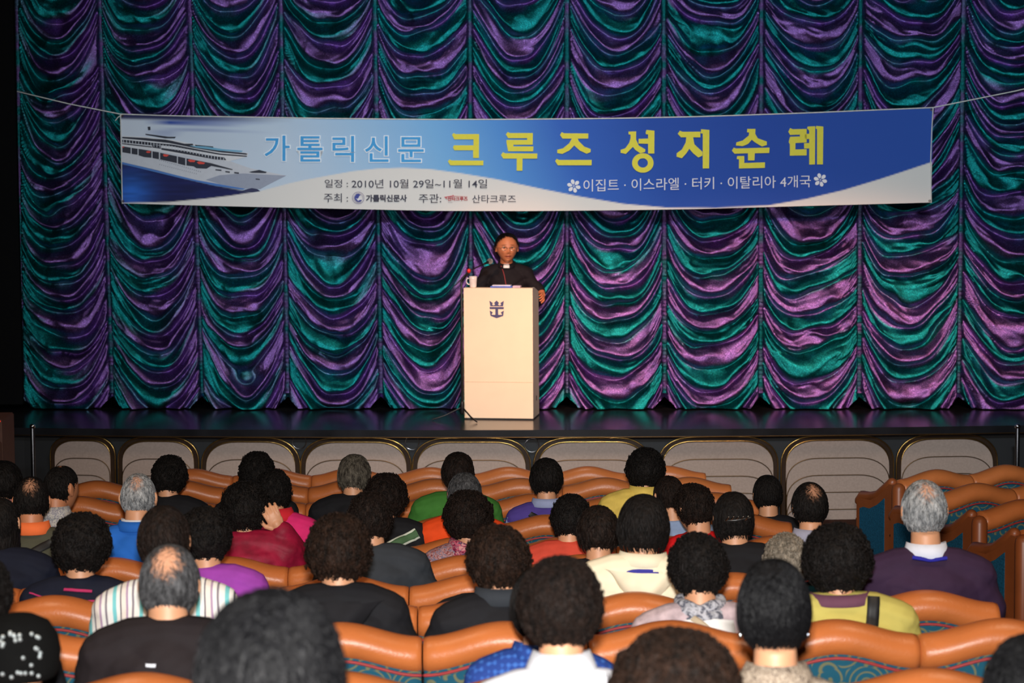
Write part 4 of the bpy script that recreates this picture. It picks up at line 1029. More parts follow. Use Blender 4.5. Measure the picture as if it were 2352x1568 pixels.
# ---- hair
def shell_point(az, th, thick, drop=0.0, tm=2.0):
    extra = 0.0
    if drop and th > 1.65: extra = drop * (th - 1.65) / max(0.05, tm - 1.65) * min(1, max(0, (tm - 1.65) / 0.5)); th = 1.65 + (th - 1.65) * 0.12
    d = Vector((math.sin(th) * math.cos(az), math.sin(th) * math.sin(az), math.cos(th)))
    q_ = max(1e-6, math.sin(th)) ** (-0.16 if thick > 0.009 else -0.05)
    d = Vector((d.x * min(1.45, q_), d.y * min(1.45, q_), d.z))
    x, y, z = d.x * (0.0765 + thick), d.y * (0.096 + thick), d.z * (0.117 + thick * (0.45 if thick > 0 else 1))
    if d.z < 0.0 and d.y < 0: y *= 1 - 0.22 * min(1, -d.z / 0.8)
    if d.z < 0: x *= 1 - 0.16 * min(1, -d.z / 0.9)
    return Vector((x, y, z - extra))
def tubes_np(P, Rr, sides=3):
    """P (n,k,3) centre lines, Rr (k,) or (n,k) radii -> V,F"""
    n, k, _ = P.shape; T = np.zeros_like(P); T[:, 1:-1] = P[:, 2:] - P[:, :-2]; T[:, 0] = P[:, 1] - P[:, 0]; T[:, -1] = P[:, -1] - P[:, -2]
    T /= np.linalg.norm(T, axis=2, keepdims=True) + 1e-9
    ref = np.array([0.31, 0.55, 0.77]); A = np.cross(T, ref); A /= np.linalg.norm(A, axis=2, keepdims=True) + 1e-9; B = np.cross(T, A)
    Rr = np.broadcast_to(Rr, (n, k))
    V = np.zeros((n, k, sides, 3))
    for j in range(sides):
        a = 2 * math.pi * j / sides; V[:, :, j] = P + (A * math.cos(a) + B * math.sin(a)) * Rr[..., None]
    idx = np.arange(n * k * sides).reshape(n, k, sides); F_ = []
    for j in range(sides):
        j2 = (j + 1) % sides; F_.append(np.stack([idx[:, :-1, j], idx[:, :-1, j2], idx[:, 1:, j2], idx[:, 1:, j]], -1).reshape(-1, 4))
    return V.reshape(-1, 3), np.concatenate(F_)
HAIRC = {}
def hair_mesh(kind, lod='far', seed=0):
    key = (kind, lod, seed)
    if key in HAIRC: return HAIRC[key]
    rng = np.random.RandomState(seed + 11)
    cfg = dict(perm=(0.034, 0.95, 2.15, 2.62), perm_big=(0.042, 0.95, 2.2, 2.7), short=(0.010, 0.98, 1.70, 2.42), shortf=(0.022, 0.95, 2.0, 2.55), bald=(0.008, 1.05, 1.70, 2.32), thin=(0.008, 1.05, 1.68, 2.32),
               bob=(0.024, 0.9, 2.3, 2.5), long=(0.018, 0.85, 2.4, 2.6), spiky=(0.022, 0.98, 1.80, 2.5), up=(0.014, 0.95, 1.66, 2.3), receding=(0.010, 0.44, 1.60, 2.3))[kind]
    th0, fr, sd, bk = cfg
    def thmax(az):
        s = math.sin(az)
        return sd + (fr - sd) * max(0, s) ** 0.8 if s > 0 else sd + (bk - sd) * (-s) ** 0.7
    DROP = {'long': 0.26, 'bob': 0.045}.get(kind, 0.0)
    crown = (Vector((0, -0.62, 0.78)) if kind in ('bald', 'thin') else Vector((0, -0.42, 0.91))).normalized()
    def thickness(az, th, t):
        d = Vector((math.sin(th) * math.cos(az), math.sin(th) * math.sin(az), math.cos(th)))
        w = th0 * (1 - max(0, (t - 0.8) / 0.2) ** 2 * 0.75)
        nz = mnoise.noise(Vector((d.x * 3 + seed, d.y * 3, d.z * 3))); n2 = mnoise.noise(Vector((d.x * 9 + seed, d.y * 9, d.z * 9))); n3 = mnoise.noise(Vector((d.x * 20, d.y * 20 + seed, d.z * 20)))
        if kind in ('perm', 'perm_big'): w *= 1 + 0.22 * nz + 0.20 * n2 + 0.18 * n3
        elif kind in ('shortf', 'spiky'): w *= 1 + 0.25 * nz + 0.2 * n2 + 0.1 * n3
        else: w *= 1 + 0.12 * nz + 0.06 * n2
        if kind in ('bald', 'thin'):
            ang = d.angle(crown); lim = (0.50 if kind == 'bald' else 0.34) + 0.16 * n2 + 0.08 * nz
            w = 0.0035 + (w - 0.0035) * min(1, max(0, (ang - lim) / 0.3))
        return w
    def scalp(d):
        ang = d.angle(crown); n2 = mnoise.noise(Vector((d.x * 9 + seed, d.y * 9, d.z * 9))); n3 = mnoise.noise(Vector((d.x * 26, d.y * 26, d.z * 26 + seed)))
        lim = (0.44 if kind == 'bald' else 0.30)
        return min(1.0, max(0.0, 1 - (ang + 0.16 * n2 + 0.12 * n3 - lim + 0.16) / 0.34)) * (1.0 if kind == 'bald' else 0.75)
    SCL = []
    nu, nv = (96, 60) if lod == 'near' else (64, 40)
    V = []
    for k in range(nv + 1):
        t = k / nv
        for j in range(nu):
            az = 2 * math.pi * j / nu; th = thmax(az) * t
            V.append(shell_point(az, th, thickness(az, th, t), DROP, thmax(az)))
            SCL.append(scalp(Vector((math.sin(th) * math.cos(az), math.sin(th) * math.sin(az), math.cos(th)))) if kind in ('bald', 'thin') else 0.0)
    ext = 0
    rows = nv + 1 + ext
    V = np.array([tuple(v) for v in V]); 
    i = np.arange(rows - 1)[:, None] * nu; j = np.arange(nu)[None, :]; j2 = (j + 1) % nu
    Fq = np.stack([(i + j), (i + j2), (i + nu + j2), (i + nu + j)], -1).reshape(-1, 4)
    # locks on top of the shell
    near = lod == 'near'
    cnt = {'perm': (900, 2600), 'perm_big': (1000, 3200), 'short': (1500, 5200), 'shortf': (1300, 4200), 'bald': (1500, 4200), 'thin': (1500, 4200), 'bob': (900, 2500), 'long': (900, 2500), 'spiky': (1500, 5600), 'up': (1200, 4200), 'receding': (1300, 2500)}[kind][1 if near else 0]
    K_ = 9 if kind in ('perm', 'perm_big') else 6
    P = np.zeros((cnt, K_, 3)); keep = np.ones(cnt, bool); rad = np.zeros((cnt, K_))
    r0 = (0.0011 if near else 0.0019)
    for s_ in range(cnt):
        az = rng.uniform(0, 2 * math.pi); u = rng.uniform(0, 1); t = math.acos(1 - 2 * u * 0.98) / math.pi
        th = min(t * math.pi, thmax(az)) ; 
        if t * math.pi > thmax(az): th = thmax(az) * rng.uniform(0.15, 1.0)
        tt = th / thmax(az); w = thickness(az, th, tt)
        d = Vector((math.sin(th) * math.cos(az), math.sin(th) * math.sin(az), math.cos(th)))
        if kind in ('bald', 'thin'):
            if rng.rand() < scalp(d) * (0.85 if kind == 'bald' else 0.6): keep[s_] = False
        p = shell_point(az, th, w, DROP, thmax(az)); n_ = Vector((p.x / 0.0765 ** 2, p.y / 0.096 ** 2, p.z / 0.118 ** 2)).normalized()
        if kind in ('perm', 'perm_big'):
            e1 = n_.orthogonal().normalized(); e2 = n_.cross(e1); rr = rng.uniform(0.004, 0.0075) * (0.8 if near else 1.0); ph = rng.uniform(0, 6.28)
            drift = (e1 * rng.uniform(-1, 1) + e2 * rng.uniform(-1, 1)).normalized() * 0.006
            tl = rng.uniform(0.2, 1.0)
            for k in range(K_):
                a = ph + k * 0.95
                q = p + n_ * (0.001 + rr * 0.9 * tl * abs(math.sin(k * 0.6 + ph))) + e1 * rr * math.cos(a) + e2 * rr * math.sin(a) + drift * (k / K_ - 0.5)
                P[s_, k] = q
            rad[s_] = r0 * 1.15 * np.array([0.5, 1, 1.1, 1.2, 1.2, 1.1, 1, 0.8, 0.3])
        else:
            down = Vector((0, 0, -1)); tan = (down - n_ * down.dot(n_)); 
            whirl = crown.cross(n_) 
            away = (n_ - crown); away = away - n_ * away.dot(n_)
            tan = (away.normalized() * 1.0 + whirl * 0.35 + tan * 0.25 + Vector(rng.normal(0, 1, 3)) * (0.16 if kind not in ('spiky', 'shortf') else 0.45))
            tan = (tan - n_ * tan.dot(n_)).normalized()
            L = {'short': 0.030, 'bald': 0.024, 'thin': 0.026, 'spiky': 0.040, 'shortf': 0.038, 'bob': 0.07, 'long': 0.09, 'up': 0.045, 'receding': 0.03}[kind] * rng.uniform(0.6, 1.2)
            lift = {'spiky': 0.30, 'shortf': 0.18}.get(kind, 0.05) * rng.uniform(0.3, 1.6)
            q = p + n_ * 0.0002; dirv = (tan + n_ * lift).normalized()
            for k in range(K_):
                P[s_, k] = q; q = q + dirv * L / K_; dirv = (dirv - n_ * 0.13 + Vector(rng.normal(0, 0.05, 3)) + Vector((0, 0, -0.05))).normalized()
                pn = Vector((q.x / 0.0765 ** 2, q.y / 0.096 ** 2, q.z / 0.118 ** 2)).normalized(); dirv = (dirv - pn * dirv.dot(pn) * 0.7 + pn * lift * 0.15).normalized()
            rad[s_] = r0 * np.array([0.7, 1.1, 1.1, 0.9, 0.6, 0.15])
    V2, F2 = tubes_np(P[keep], rad[keep], 3)
    if kind == 'up':
        pass
    me = np_mesh('hair', np.concatenate([V, V2]), np.concatenate([Fq, F2 + len(V)]))
    sc3 = np.zeros((len(V) + len(V2), 3)); sc3[:len(SCL)] = np.array(SCL)[:, None]; set_color(me, 'scalp', sc3)
    HAIRC[key] = me
    return me
def hair_mat(name, c1, c2, rough=0.6, spec=0.15, scale=60):
    if name in MATS: return MATS[name]
    m = bpy.data.materials.new(name); m.use_nodes = True; nt = m.node_tree; b = nt.nodes['Principled BSDF']
    tc = nt.nodes.new('ShaderNodeTexCoord'); mp = nt.nodes.new('ShaderNodeMapping'); mp.inputs['Scale'].default_value = (1, 1, 0.35)
    n = nt.nodes.new('ShaderNodeTexNoise'); n.inputs['Scale'].default_value = scale; n.inputs['Detail'].default_value = 4; n.inputs['Roughness'].default_value = 0.7
    nt.links.new(tc.outputs['Object'], mp.inputs['Vector']); nt.links.new(mp.outputs['Vector'], n.inputs['Vector'])
    r = nt.nodes.new('ShaderNodeValToRGB'); r.color_ramp.elements[0].position = 0.36; r.color_ramp.elements[1].position = 0.66
    r.color_ramp.elements[0].color = (*c1, 1); r.color_ramp.elements[1].color = (*c2, 1)
    nt.links.new(n.outputs['Fac'], r.inputs['Fac'])
    at = nt.nodes.new('ShaderNodeAttribute'); at.attribute_name = 'scalp'; mx = nt.nodes.new('ShaderNodeMix'); mx.data_type = 'RGBA'; mx.inputs['B'].default_value = (*srgb(206, 150, 118), 1)
    nt.links.new(at.outputs['Fac'], mx.inputs['Factor']); nt.links.new(r.outputs['Color'], mx.inputs['A']); nt.links.new(mx.outputs['Result'], b.inputs['Base Color'])
    b.inputs['Roughness'].default_value = rough; b.inputs['Specular IOR Level'].default_value = spec
    mp2 = nt.nodes.new('ShaderNodeMapping'); mp2.inputs['Scale'].default_value = (1, 1, 0.3); nb = nt.nodes.new('ShaderNodeTexNoise'); nb.inputs['Scale'].default_value = 110; nb.inputs['Detail'].default_value = 4
    nt.links.new(tc.outputs['Object'], mp2.inputs['Vector']); nt.links.new(mp2.outputs['Vector'], nb.inputs['Vector']); bp = nt.nodes.new('ShaderNodeBump'); bp.inputs['Strength'].default_value = 0.9; bp.inputs['Distance'].default_value = 0.012
    nt.links.new(nb.outputs['Fac'], bp.inputs['Height']); nt.links.new(bp.outputs['Normal'], b.inputs['Normal'])
    MATS[name] = m; return m
HM = {'glossblack': hair_mat('glossy_black_hair', (0.004, 0.004, 0.005), (0.008, 0.008, 0.009), 0.42, 0.16, 40), 'black': hair_mat('black_hair', (0.004, 0.0035, 0.0035), (0.012, 0.009, 0.008)),
      'brownblack': hair_mat('dark_brown_hair', (0.005, 0.0035, 0.003), (0.020, 0.011, 0.008)),
      'brown': hair_mat('reddish_brown_hair', (0.006, 0.004, 0.003), (0.032, 0.015, 0.009)),
      'grey': hair_mat('grey_hair', (0.06, 0.06, 0.065), (0.32, 0.32, 0.34), 0.55),
      'saltdark': hair_mat('dark_grey_hair', (0.022, 0.022, 0.024), (0.11, 0.11, 0.115), 0.5),
      'pepper': hair_mat('salt_and_pepper_hair', (0.025, 0.020, 0.016), (0.16, 0.14, 0.11), 0.55, scale=45),
      'silver': hair_mat('silver_hair', (0.10, 0.11, 0.12), (0.48, 0.49, 0.50), 0.55),
      'sandy': hair_mat('sandy_grey_hair', (0.13, 0.11, 0.085), (0.34, 0.29, 0.23), 0.6)}

def cloth(name, rgb, rough=0.8, var=0.10, vs_=14, bump=0.12, bs=260):
    return mat(name, srgb(*rgb), rough=rough, var=var, vscale=vs_, bump=bump, bscale=bs, spec=0.2)
def pattern_cloth(name, kind, cols):
    if name in MATS: return MATS[name]
    m = bpy.data.materials.new(name); m.use_nodes = True; nt = m.node_tree; b = nt.nodes['Principled BSDF']; b.inputs['Roughness'].default_value = 0.8; b.inputs['Specular IOR Level'].default_value = 0.2
    tc = nt.nodes.new('ShaderNodeTexCoord'); sp = nt.nodes.new('ShaderNodeSeparateXYZ')
    r = nt.nodes.new('ShaderNodeValToRGB'); r.color_ramp.interpolation = 'CONSTANT'
    els = r.color_ramp.elements
    while len(els) < len(cols): els.new(0.5)
    for k, (pos, c) in enumerate(cols): els[k].position = pos; els[k].color = (*srgb(*c), 1)
    if kind == 'stripes':
        nt.links.new(tc.outputs['Object'], sp.inputs[0])
        mu = nt.nodes.new('ShaderNodeMath'); mu.operation = 'MULTIPLY'; mu.inputs[1].default_value = 11.0; nt.links.new(sp.outputs['X'], mu.inputs[0])
        fr = nt.nodes.new('ShaderNodeMath'); fr.operation = 'FRACT'; nt.links.new(mu.outputs[0], fr.inputs[0]); nt.links.new(fr.outputs[0], r.inputs['Fac'])
    elif kind == 'lattice':
        wv = nt.nodes.new('ShaderNodeTexVoronoi'); wv.distance = 'MANHATTAN'; wv.inputs['Scale'].default_value = 48; wv.inputs['Randomness'].default_value = 0.1
        nt.links.new(tc.outputs['Object'], wv.inputs['Vector']); nt.links.new(wv.outputs['Distance'], r.inputs['Fac'])
    else:
        n = nt.nodes.new('ShaderNodeTexNoise'); n.inputs['Scale'].default_value = {'floral': 38, 'knit': 60}.get(kind, 30); n.inputs['Detail'].default_value = 2; n.inputs['Distortion'].default_value = 1.5
        nt.links.new(tc.outputs['Object'], n.inputs['Vector']); nt.links.new(n.outputs['Fac'], r.inputs['Fac'])
    nt.links.new(r.outputs['Color'], b.inputs['Base Color']); MATS[name] = m; return m
trouser_m = cloth('dark_trousers', (28, 28, 34)); shoe_m = mat('black_shoes', (0.01, 0.01, 0.01), rough=0.35)
TRS = {}
def trouser_mesh(stand=False):
    if stand in TRS: return TRS[stand]
    mb = MB()
    if stand:
        mb.rings([(0, 0, .86, .16, .12), (0, 0, .92, .178, .132), (0, 0, 1.0, .172, .128), (0, 0, 1.04, .165, .122)], 24)
        for sx in (-1, 1): mb.tube([(sx * .085, 0, .92), (sx * .098, .01, .52), (sx * .105, -.01, .10)], [.098, .075, .060], 14, rnd=False)
        s = MB()
        for sx in (-1, 1): s.tube([(sx * .105, -.04, .05), (sx * .115, .06, .05), (sx * .12, .15, .038)], [.046, .046, .036], 12)
    else:
        mb.rings([(0, 0, .455, .16, .12), (0, 0, .50, .178, .132), (0, 0, .56, .176, .130), (0, 0, .60, .165, .12)], 24)
        for sx in (-1, 1): mb.tube([(sx * .09, .02, .54), (sx * .11, .42, .53), (sx * .115, .435, .12)], [.092, .070, .058], 14, rnd=False)
        s = MB()
        for sx in (-1, 1): s.tube([(sx * .115, .40, .05), (sx * .12, .48, .05), (sx * .125, .57, .038)], [.046, .046, .036], 12)
    a = remesh(mb, 0.014, 2, 1.0, 'trousers'); a.materials.append(trouser_m)
    b = remesh(s, 0.009, 2, 1.0, 'shoes'); b.materials.append(shoe_m)
    TRS[stand] = (a, b); return TRS[stand]

def collar_ring(parent, m, name='collar', z=1.068, rx=0.072, ry=0.070, h=0.040, flare=0.012, dz=0.0, th=0.006):
    n = 30; V = []; prof = [(0, h * 0.5 + 0.002), (0.0, h), (0.002 + flare * 0.2, h + 0.003), (flare, h * 0.4), (flare + 0.010, -0.010), (flare + 0.004, -0.014)]
    for (dr, zz) in prof:
        for j in range(n):
            a = 2 * math.pi * j / n; s = math.sin(a)
            drop = 0.030 * max(0, s) ** 1.5
            V.append(((rx + dr) * math.cos(a), -0.010 + (ry + dr) * s, z + zz - drop + dz))
    Fq = [(i * n + j, i * n + (j + 1) % n, (i + 1) * n + (j + 1) % n, (i + 1) * n + j) for i in range(len(prof) - 1) for j in range(n)]
    return MB().add(V, Fq).build(name, m, parent, True)
def scarf(parent, m, big=1.0, name='scarf'):
    mb = MB()
    for k, (zz, rr, tt) in enumerate(((1.045, 0.088, 0.026), (1.072, 0.080, 0.024), (1.03, 0.097, 0.022))):
        pts = []
        for j in range(28):
            a = 2 * math.pi * j / 28; pts.append((rr * big * math.cos(a), -0.006 + rr * 0.95 * big * math.sin(a), zz + 0.008 * math.sin(2 * a + k * 2) + 0.005 * math.sin(5 * a + k)))
        mb.tube(pts, tt * big, 10, closed=True)
    return mb.build(name, m, parent, True)
def hood(parent, m, w=1.0):
    mb = MB(); n, q = 22, 12; V = []
    for i in range(q + 1):
        t = i / q
        for j in range(n + 1):
            s = -1 + 2 * j / n
            ww = 0.145 * w * (1 - 0.25 * t)
            x = s * ww; arc = 1 - abs(s) ** 2.4
            z = 1.045 - t * 0.16 * arc - 0.006 * t; y = -0.085 - 0.060 * math.sin(math.pi * min(1, t * 0.9 + 0.15)) * arc - 0.040 * arc * (1 - t * 0.5) - 0.0
            V.append((x, y + 0.004 * math.sin(s * 9 + t * 7), z))
    Fq = grid_faces(n + 1, q + 1).tolist()
    nb = len(V); V2 = [(x * 0.97, y + 0.05, z) for x, y, z in V]
    return MB().add(V + V2, [tuple(f) for f in Fq] + [tuple(nb + i for i in f[::-1]) for f in Fq]).build('hood', m, parent, True)
NOMW = {'perm': 0.222, 'perm_big': 0.238, 'short': 0.178, 'shortf': 0.20, 'bald': 0.176, 'thin': 0.176, 'bob': 0.205, 'long': 0.19, 'spiky': 0.205, 'up': 0.182, 'receding': 0.18}
PEOPLE = []
def person(row, x, y, w, hair, hcol, garm, gm, label, yaw=0.0, hyaw=0.0, hp=0.0, arms='lap', sk=None, wide=1.0, seed=0, tilt=0.0, dx=0.0, seat_note=None, lean=0.0, hs=1.0, hup=0.0):
    d = ROWY[row] + 0.29; p = at_y(x, y, d); fz = floor_z(ROWY[row]); hgt = p.z - fz
    sc_ = min(1.06, max(0.93, hgt / (1.195 + hup))); drop = hgt - (1.195 + hup) * sc_
    r = empty('person', (p.x + dx, ROWY[row] + 0.245, fz + max(-0.075, min(0.0, drop))), yaw); r.scale = (sc_ * 1.0, sc_, sc_)
    r.rotation_euler = (0, tilt - dx / 1.19, yaw)
    tag(r, label, 'person')
    lod = 'near' if row in 'JKLM' else 'far'
    bm_ = body_mesh(arms, hyaw, hp, hup=hup, voxel=0.0045 if arms == 'raised' else 0.006)
    o = mesh_obj('body', bm_, r); 
    if not bm_.materials: bm_.materials.append(skinA)
    o.material_slots[0].link = 'OBJECT'; o.material_slots[0].material = sk or skinA
    if hair:
        s = F_PX / (d - 0.02); kx = min(1.22, max(0.84, w / (s * NOMW[hair] * sc_)))
        hm_ = hair_mesh(hair, lod, seed); h = mesh_obj('hair', hm_, r); 
        if not hm_.materials: hm_.materials.append(HM['black'])
        h.material_slots[0].link = 'OBJECT'; h.material_slots[0].material = HM[hcol]
        R = head_rot(hyaw, hp); T = R @ (HEADC - NECKP) + NECKP + Vector((0, 0, hup))
        kz = (1 + (kx - 1) * 0.6) * hs
        h.matrix_basis = Matrix.Translation(T) @ (R @ Matrix.Diagonal((kx, 1 + (kx - 1) * 0.6, kz))).to_4x4(); h['kind'] = 'stuff'
    gme = garment_mesh(garm, arms)
    if not gme.materials: gme.materials.append(gm)
    g = mesh_obj({'shirt': 'shirt', 'jacket': 'jacket', 'puffy': 'jacket'}[garm], gme, r); g.material_slots[0].link = 'OBJECT'; g.material_slots[0].material = gm
    g.scale = (wide, 1, 1)
    tr, sh = trouser_mesh(); mesh_obj('trousers', tr, r); mesh_obj('shoes', sh, r)
    r['_g'] = gme.name; r['_w'] = wide; PEOPLE.append((r, row, p.x)); r['_s'] = seat_note or ''
    return r, gme
blackc = cloth('black_cloth', (24, 24, 28)); charcoal = cloth('charcoal_cloth', (46, 50, 56)); navyc = cloth('navy_cloth', (20, 24, 40)); darkjk = cloth('black_brown_jacket', (34, 28, 30))
black_strap = mat('black_strap', (0.008, 0.008, 0.009), rough=0.6)
skin_plain = None
# ------------------------------------------------------------------ the audience, row by row from the stage
# row D
r, g = person('D', 590, 1086, 82, 'perm', 'black', 'shirt', blackc, 'person with thick black perm in the foremost row of heads, above the crimson jacket', seed=1)
r, g = person('D', 812, 1090, 78, 'shortf', 'pepper', 'jacket', blackc, 'person with tousled grey hair and black jacket in the front row of heads', seed=1, yaw=-0.1)
green = cloth('green_jacket', (62, 118, 48)); r, g = person('D', 1052, 1084, 76, 'shortf', 'brownblack', 'jacket', green, 'person in a grass green jacket with short dark hair', wide=1.02, dx=-0.04)
purp = cloth('violet_jersey', (78, 62, 140)); r, g = person('D', 1255, 1098, 78, 'shortf', 'black', 'shirt', purp, 'person in a violet top with pale blue collar and black strap', seed=2, hup=0.015)
lb = cloth('pale_blue_collar', (150, 160, 196)); collar_ring(r, lb, rx=0.078, ry=0.072, h=0.035)
strap(g, [(-0.10, 1.03), (-0.02, 0.97), (0.05, 0.93)], 0.035, black_strap, 'shoulder_strap', r)
strap(g, [(-0.215, 0.99), (-0.235, 0.90)], 0.10, lb, 'shoulder_patch', r)
yel = cloth('yellow_jacket', (226, 196, 96), var=0.12, vs_=18); r, g = person('D', 1480, 1080, 90, 'perm', 'black', 'puffy', yel, 'person in a pale yellow crinkled jacket with black curly hair', seed=2, dx=-0.03, yaw=-0.15)
collar_ring(r, yel, rx=0.076, h=0.05)
r, g = person('D', 1763, 1142, 72, 'short', 'black', 'shirt', blackc, 'person with smooth round black hair, low in the seat right of the empty leather backs', seed=3)
r, g = person('D', 385, 1094, 82, 'perm', 'black', 'jacket', blackc, 'person with black permed hair and black jacket, farthest left of the front heads', seed=3, dx=0.06, yaw=-0.2)
# row E
stripec = pattern_cloth('grey_white_stripe', 'knit', [(0, (190, 186, 180)), (0.5, (140, 138, 150)), (0.62, (205, 200, 192))])
r, g = person('E', 131, 1118, 74, 'short', 'black', 'shirt', stripec, 'person in a light grey striped collared shirt with short black hair', seed=2, yaw=-0.35, hyaw=-0.3, sk=skinB)
collar_ring(r, stripec)
pinkj = cloth('hot_pink_jacket', (214, 42, 110)); r, g = person('E', 628, 1128, 78, 'perm', 'black', 'jacket', pinkj, 'person in a hot pink jacket with black permed hair', seed=1, dx=0.03)
redc = cloth('red_hood', (206, 40, 52)); collar_ring(r, redc, 'hood_collar', h=0.05, rx=0.09, flare=0.02)
r, g = person('E', 886, 1142, 100, 'perm_big', 'brownblack', 'jacket', blackc, 'person in black with a green and white strap over the right shoulder', seed=1, dx=0.02)
gstr = cloth('green_strap', (74, 104, 72)); wst = cloth('white_edge', (205, 210, 195))
strap(g, [(0.02, 0.94), (0.17, 1.03)], 0.060, wst, 'strap_edge', r); strap(g, [(0.02, 0.94), (0.17, 1.03)], 0.040, gstr, 'shoulder_strap', r, lift=0.006)
orange = cloth('orange_jacket', (226, 74, 26)); r, g = person('E', 1067, 1134, 80, 'shortf', 'saltdark', 'jacket', orange, 'person in a bright orange jacket with short grey hair', seed=3, dx=-0.02)
pblue = cloth('pale_blue_shirt', (140, 160, 196)); r, g = person('E', 1540, 1138, 72, 'up', 'brownblack', 'shirt', pblue, 'person in a pale blue shirt with dark hair combed back', seed=1, dx=0.04, yaw=0.3)
r, g = person('D', 8, 1108, 88, 'shortf', 'black', 'shirt', blackc, 'person cut by the left edge beside the red-lit steps, pink at the collar', seed=4)
collar_ring(r, cloth('pink_collar', (200, 130, 140)))
# row F
olive = cloth('olive_vest', (76, 76, 62)); r, g = person('F', 75, 1150, 88, 'thin', 'black', 'shirt', olive, 'person in an olive top with bright orange collar and diagonal black strap', seed=1, yaw=0.1, sk=skinB)
collar_ring(r, cloth('orange_collar', (240, 116, 62)), h=0.042, rx=0.078)
strap(g, [(0.10, 1.03), (0.0, 0.96), (-0.14, 0.80)], 0.04, black_strap, 'shoulder_strap', r)
blue = cloth('bright_blue_polo', (38, 104, 196), vs_=8); r, g = person('F', 318, 1142, 86, 'thin', 'silver', 'shirt', blue, 'person in a bright blue polo with thinning silver hair and pink crown', seed=2, sk=skinA, wide=0.95)
collar_ring(r, blue, h=0.03, rx=0.078); collar_ring(r, wht_ if False else cloth('white_inner', (220, 225, 235)), 'inner_collar', h=0.038, rx=0.070, flare=0.002)
crim = cloth('crimson_jacket', (138, 20, 50), var=0.3, vs_=16, rough=0.55); r, g = person('F', 563, 1168, 114, 'perm_big', 'black', 'puffy', crim, 'person in a crimson padded jacket raising a hand to the ear', seed=2, arms='raised', dx=0.06, wide=1.05)
scf = pattern_cloth('pink_floral_scarf', 'floral', [(0, (110, 30, 60)), (0.42, (190, 90, 110)), (0.52, (70, 60, 90)), (0.58, (200, 140, 140))])
knit = pattern_cloth('speckled_knit', 'knit', [(0, (120, 60, 60)), (0.45, (170, 130, 130)), (0.55, (110, 100, 120))])
r, g = person('F', 1077, 1188, 115, 'perm_big', 'brownblack', 'shirt', knit, 'person with round brown-black perm wearing a pink and purple floral scarf', seed=3, yaw=0.1)
scarf(r, scf)
coral = cloth('coral_jacket', (204, 74, 56)); r, g = person('F', 1308, 1190, 92, 'perm', 'black', 'jacket', coral, 'person in a coral red jacket with black curly hair', seed=2, dx=-0.01, yaw=-0.2)
red = cloth('red_sweater', (196, 20, 26)); r, g = person('F', 1603, 1164, 84, 'perm', 'brownblack', 'shirt', red, 'person in a red top with curly hair and an ear showing', seed=3, yaw=0.35, hyaw=0.2)
ltb = cloth('pale_lilac_shirt', (158, 158, 178)); r, g = person('F', 1863, 1162, 90, 'thin', 'black', 'shirt', ltb, 'person in a pale lilac striped shirt with a thinning black crown', seed=3, dx=-0.06, yaw=0.12, sk=skinA, wide=1.05, hup=0.02)
collar_ring(r, ltb, h=0.045, rx=0.08)
strap(g, [(-0.10, 1.0), (0.0, 0.985), (0.10, 1.0)], 0.015, cloth('slate_stripe', (110, 116, 140)), 'collar_stripe', r)
# row G
r, g = person('G', 850, 1190, 104, 'perm', 'brownblack', 'jacket', charcoal, 'person in a charcoal grey jacket behind the one with the green strap', seed=1, dx=0.07)
r, g = person('G', 1374, 1220, 100, 'shortf', 'brownblack', 'shirt', blackc, 'person with smooth dark hair squeezed between coral jacket and cream jacket', seed=5)
r, g = person('G', 1684, 1188, 98, 'bob', 'black', 'jacket', blackc, 'person in black with a sparkling clip in smooth black hair', seed=1, dx=0.03)
clipm = mat('rhinestone_clip', (0.7, 0.7, 0.72), rough=0.1, metal=1.0)
cl = empty('hair_clip', (0, -0.088, 1.205), parent=r)
for k in range(5): MB().tube([(-0.045 + k * 0.021, -0.018, 0.004), (-0.034 + k * 0.021, -0.022, 0.018)], 0.0042, 6).build('clip_bar', clipm, cl, True)
MB().tube([(-0.05, -0.014, 0.002), (0.0, -0.022, 0.004), (0.06, -0.014, 0.012)], 0.004, 6).build('clip_spine', mat('dark_clip', (0.02, 0.02, 0.02), 0.3), cl, True)
r, g = person('G', 0, 1200, 90, 'long', 'black', 'jacket', navyc, 'person with long black hair and dark navy jacket at the left edge', seed=1, dx=0.05)
# row H
r, g = person('H', 188, 1252, 136, 'perm_big', 'black', 'shirt', navyc, 'person in navy with fine pink piping across the shoulders', seed=4, wide=1.02)
pk = cloth('pink_piping', (176, 48, 96)); strap(g, [(-0.19, 1.04), (-0.10, 1.005), (0.0, 0.99), (0.10, 0.995), (0.19, 1.015)], 0.006, pk, 'piping', r)
strap(g, [(-0.05, 1.048), (0.0, 1.042), (0.06, 1.04)], 0.012, pk, 'collar_piping', r)
vio = cloth('purple_fleece', (146, 62, 160)); r, g = person('H', 470, 1232, 120, 'perm', 'black', 'jacket', vio, 'person in a purple fleece with black permed hair', seed=4, dx=0.10, wide=0.95)
strap(g, [(-0.06, 1.02), (-0.02, 0.97)], 0.05, cloth('blue_tag', (80, 50, 150)), 'hood_patch', r)
cream_c = cloth('cream_windbreaker', (236, 224, 196), vs_=7, rough=0.6); r, g = person('H', 1478, 1206, 124, 'bob', 'black', 'puffy' if False else 'jacket', cream_c, 'person in a cream hooded windbreaker with smooth parted black hair', seed=2, dx=-0.05, wide=1.05)
hood(r, cream_c, 1.05)
collar_ring(r, cream_c, h=0.035, rx=0.085)
blu = cloth('blue_print', (60, 60, 150)); strap(g, [(-0.06, 1.035), (0.0, 1.043), (0.03, 1.047)], 0.010, blu, 'printed_mark', r, lift=0.016); strap(g, [(-0.03, 1.028), (0.02, 1.033), (0.05, 1.036)], 0.007, blu, 'printed_mark', r, lift=0.018)
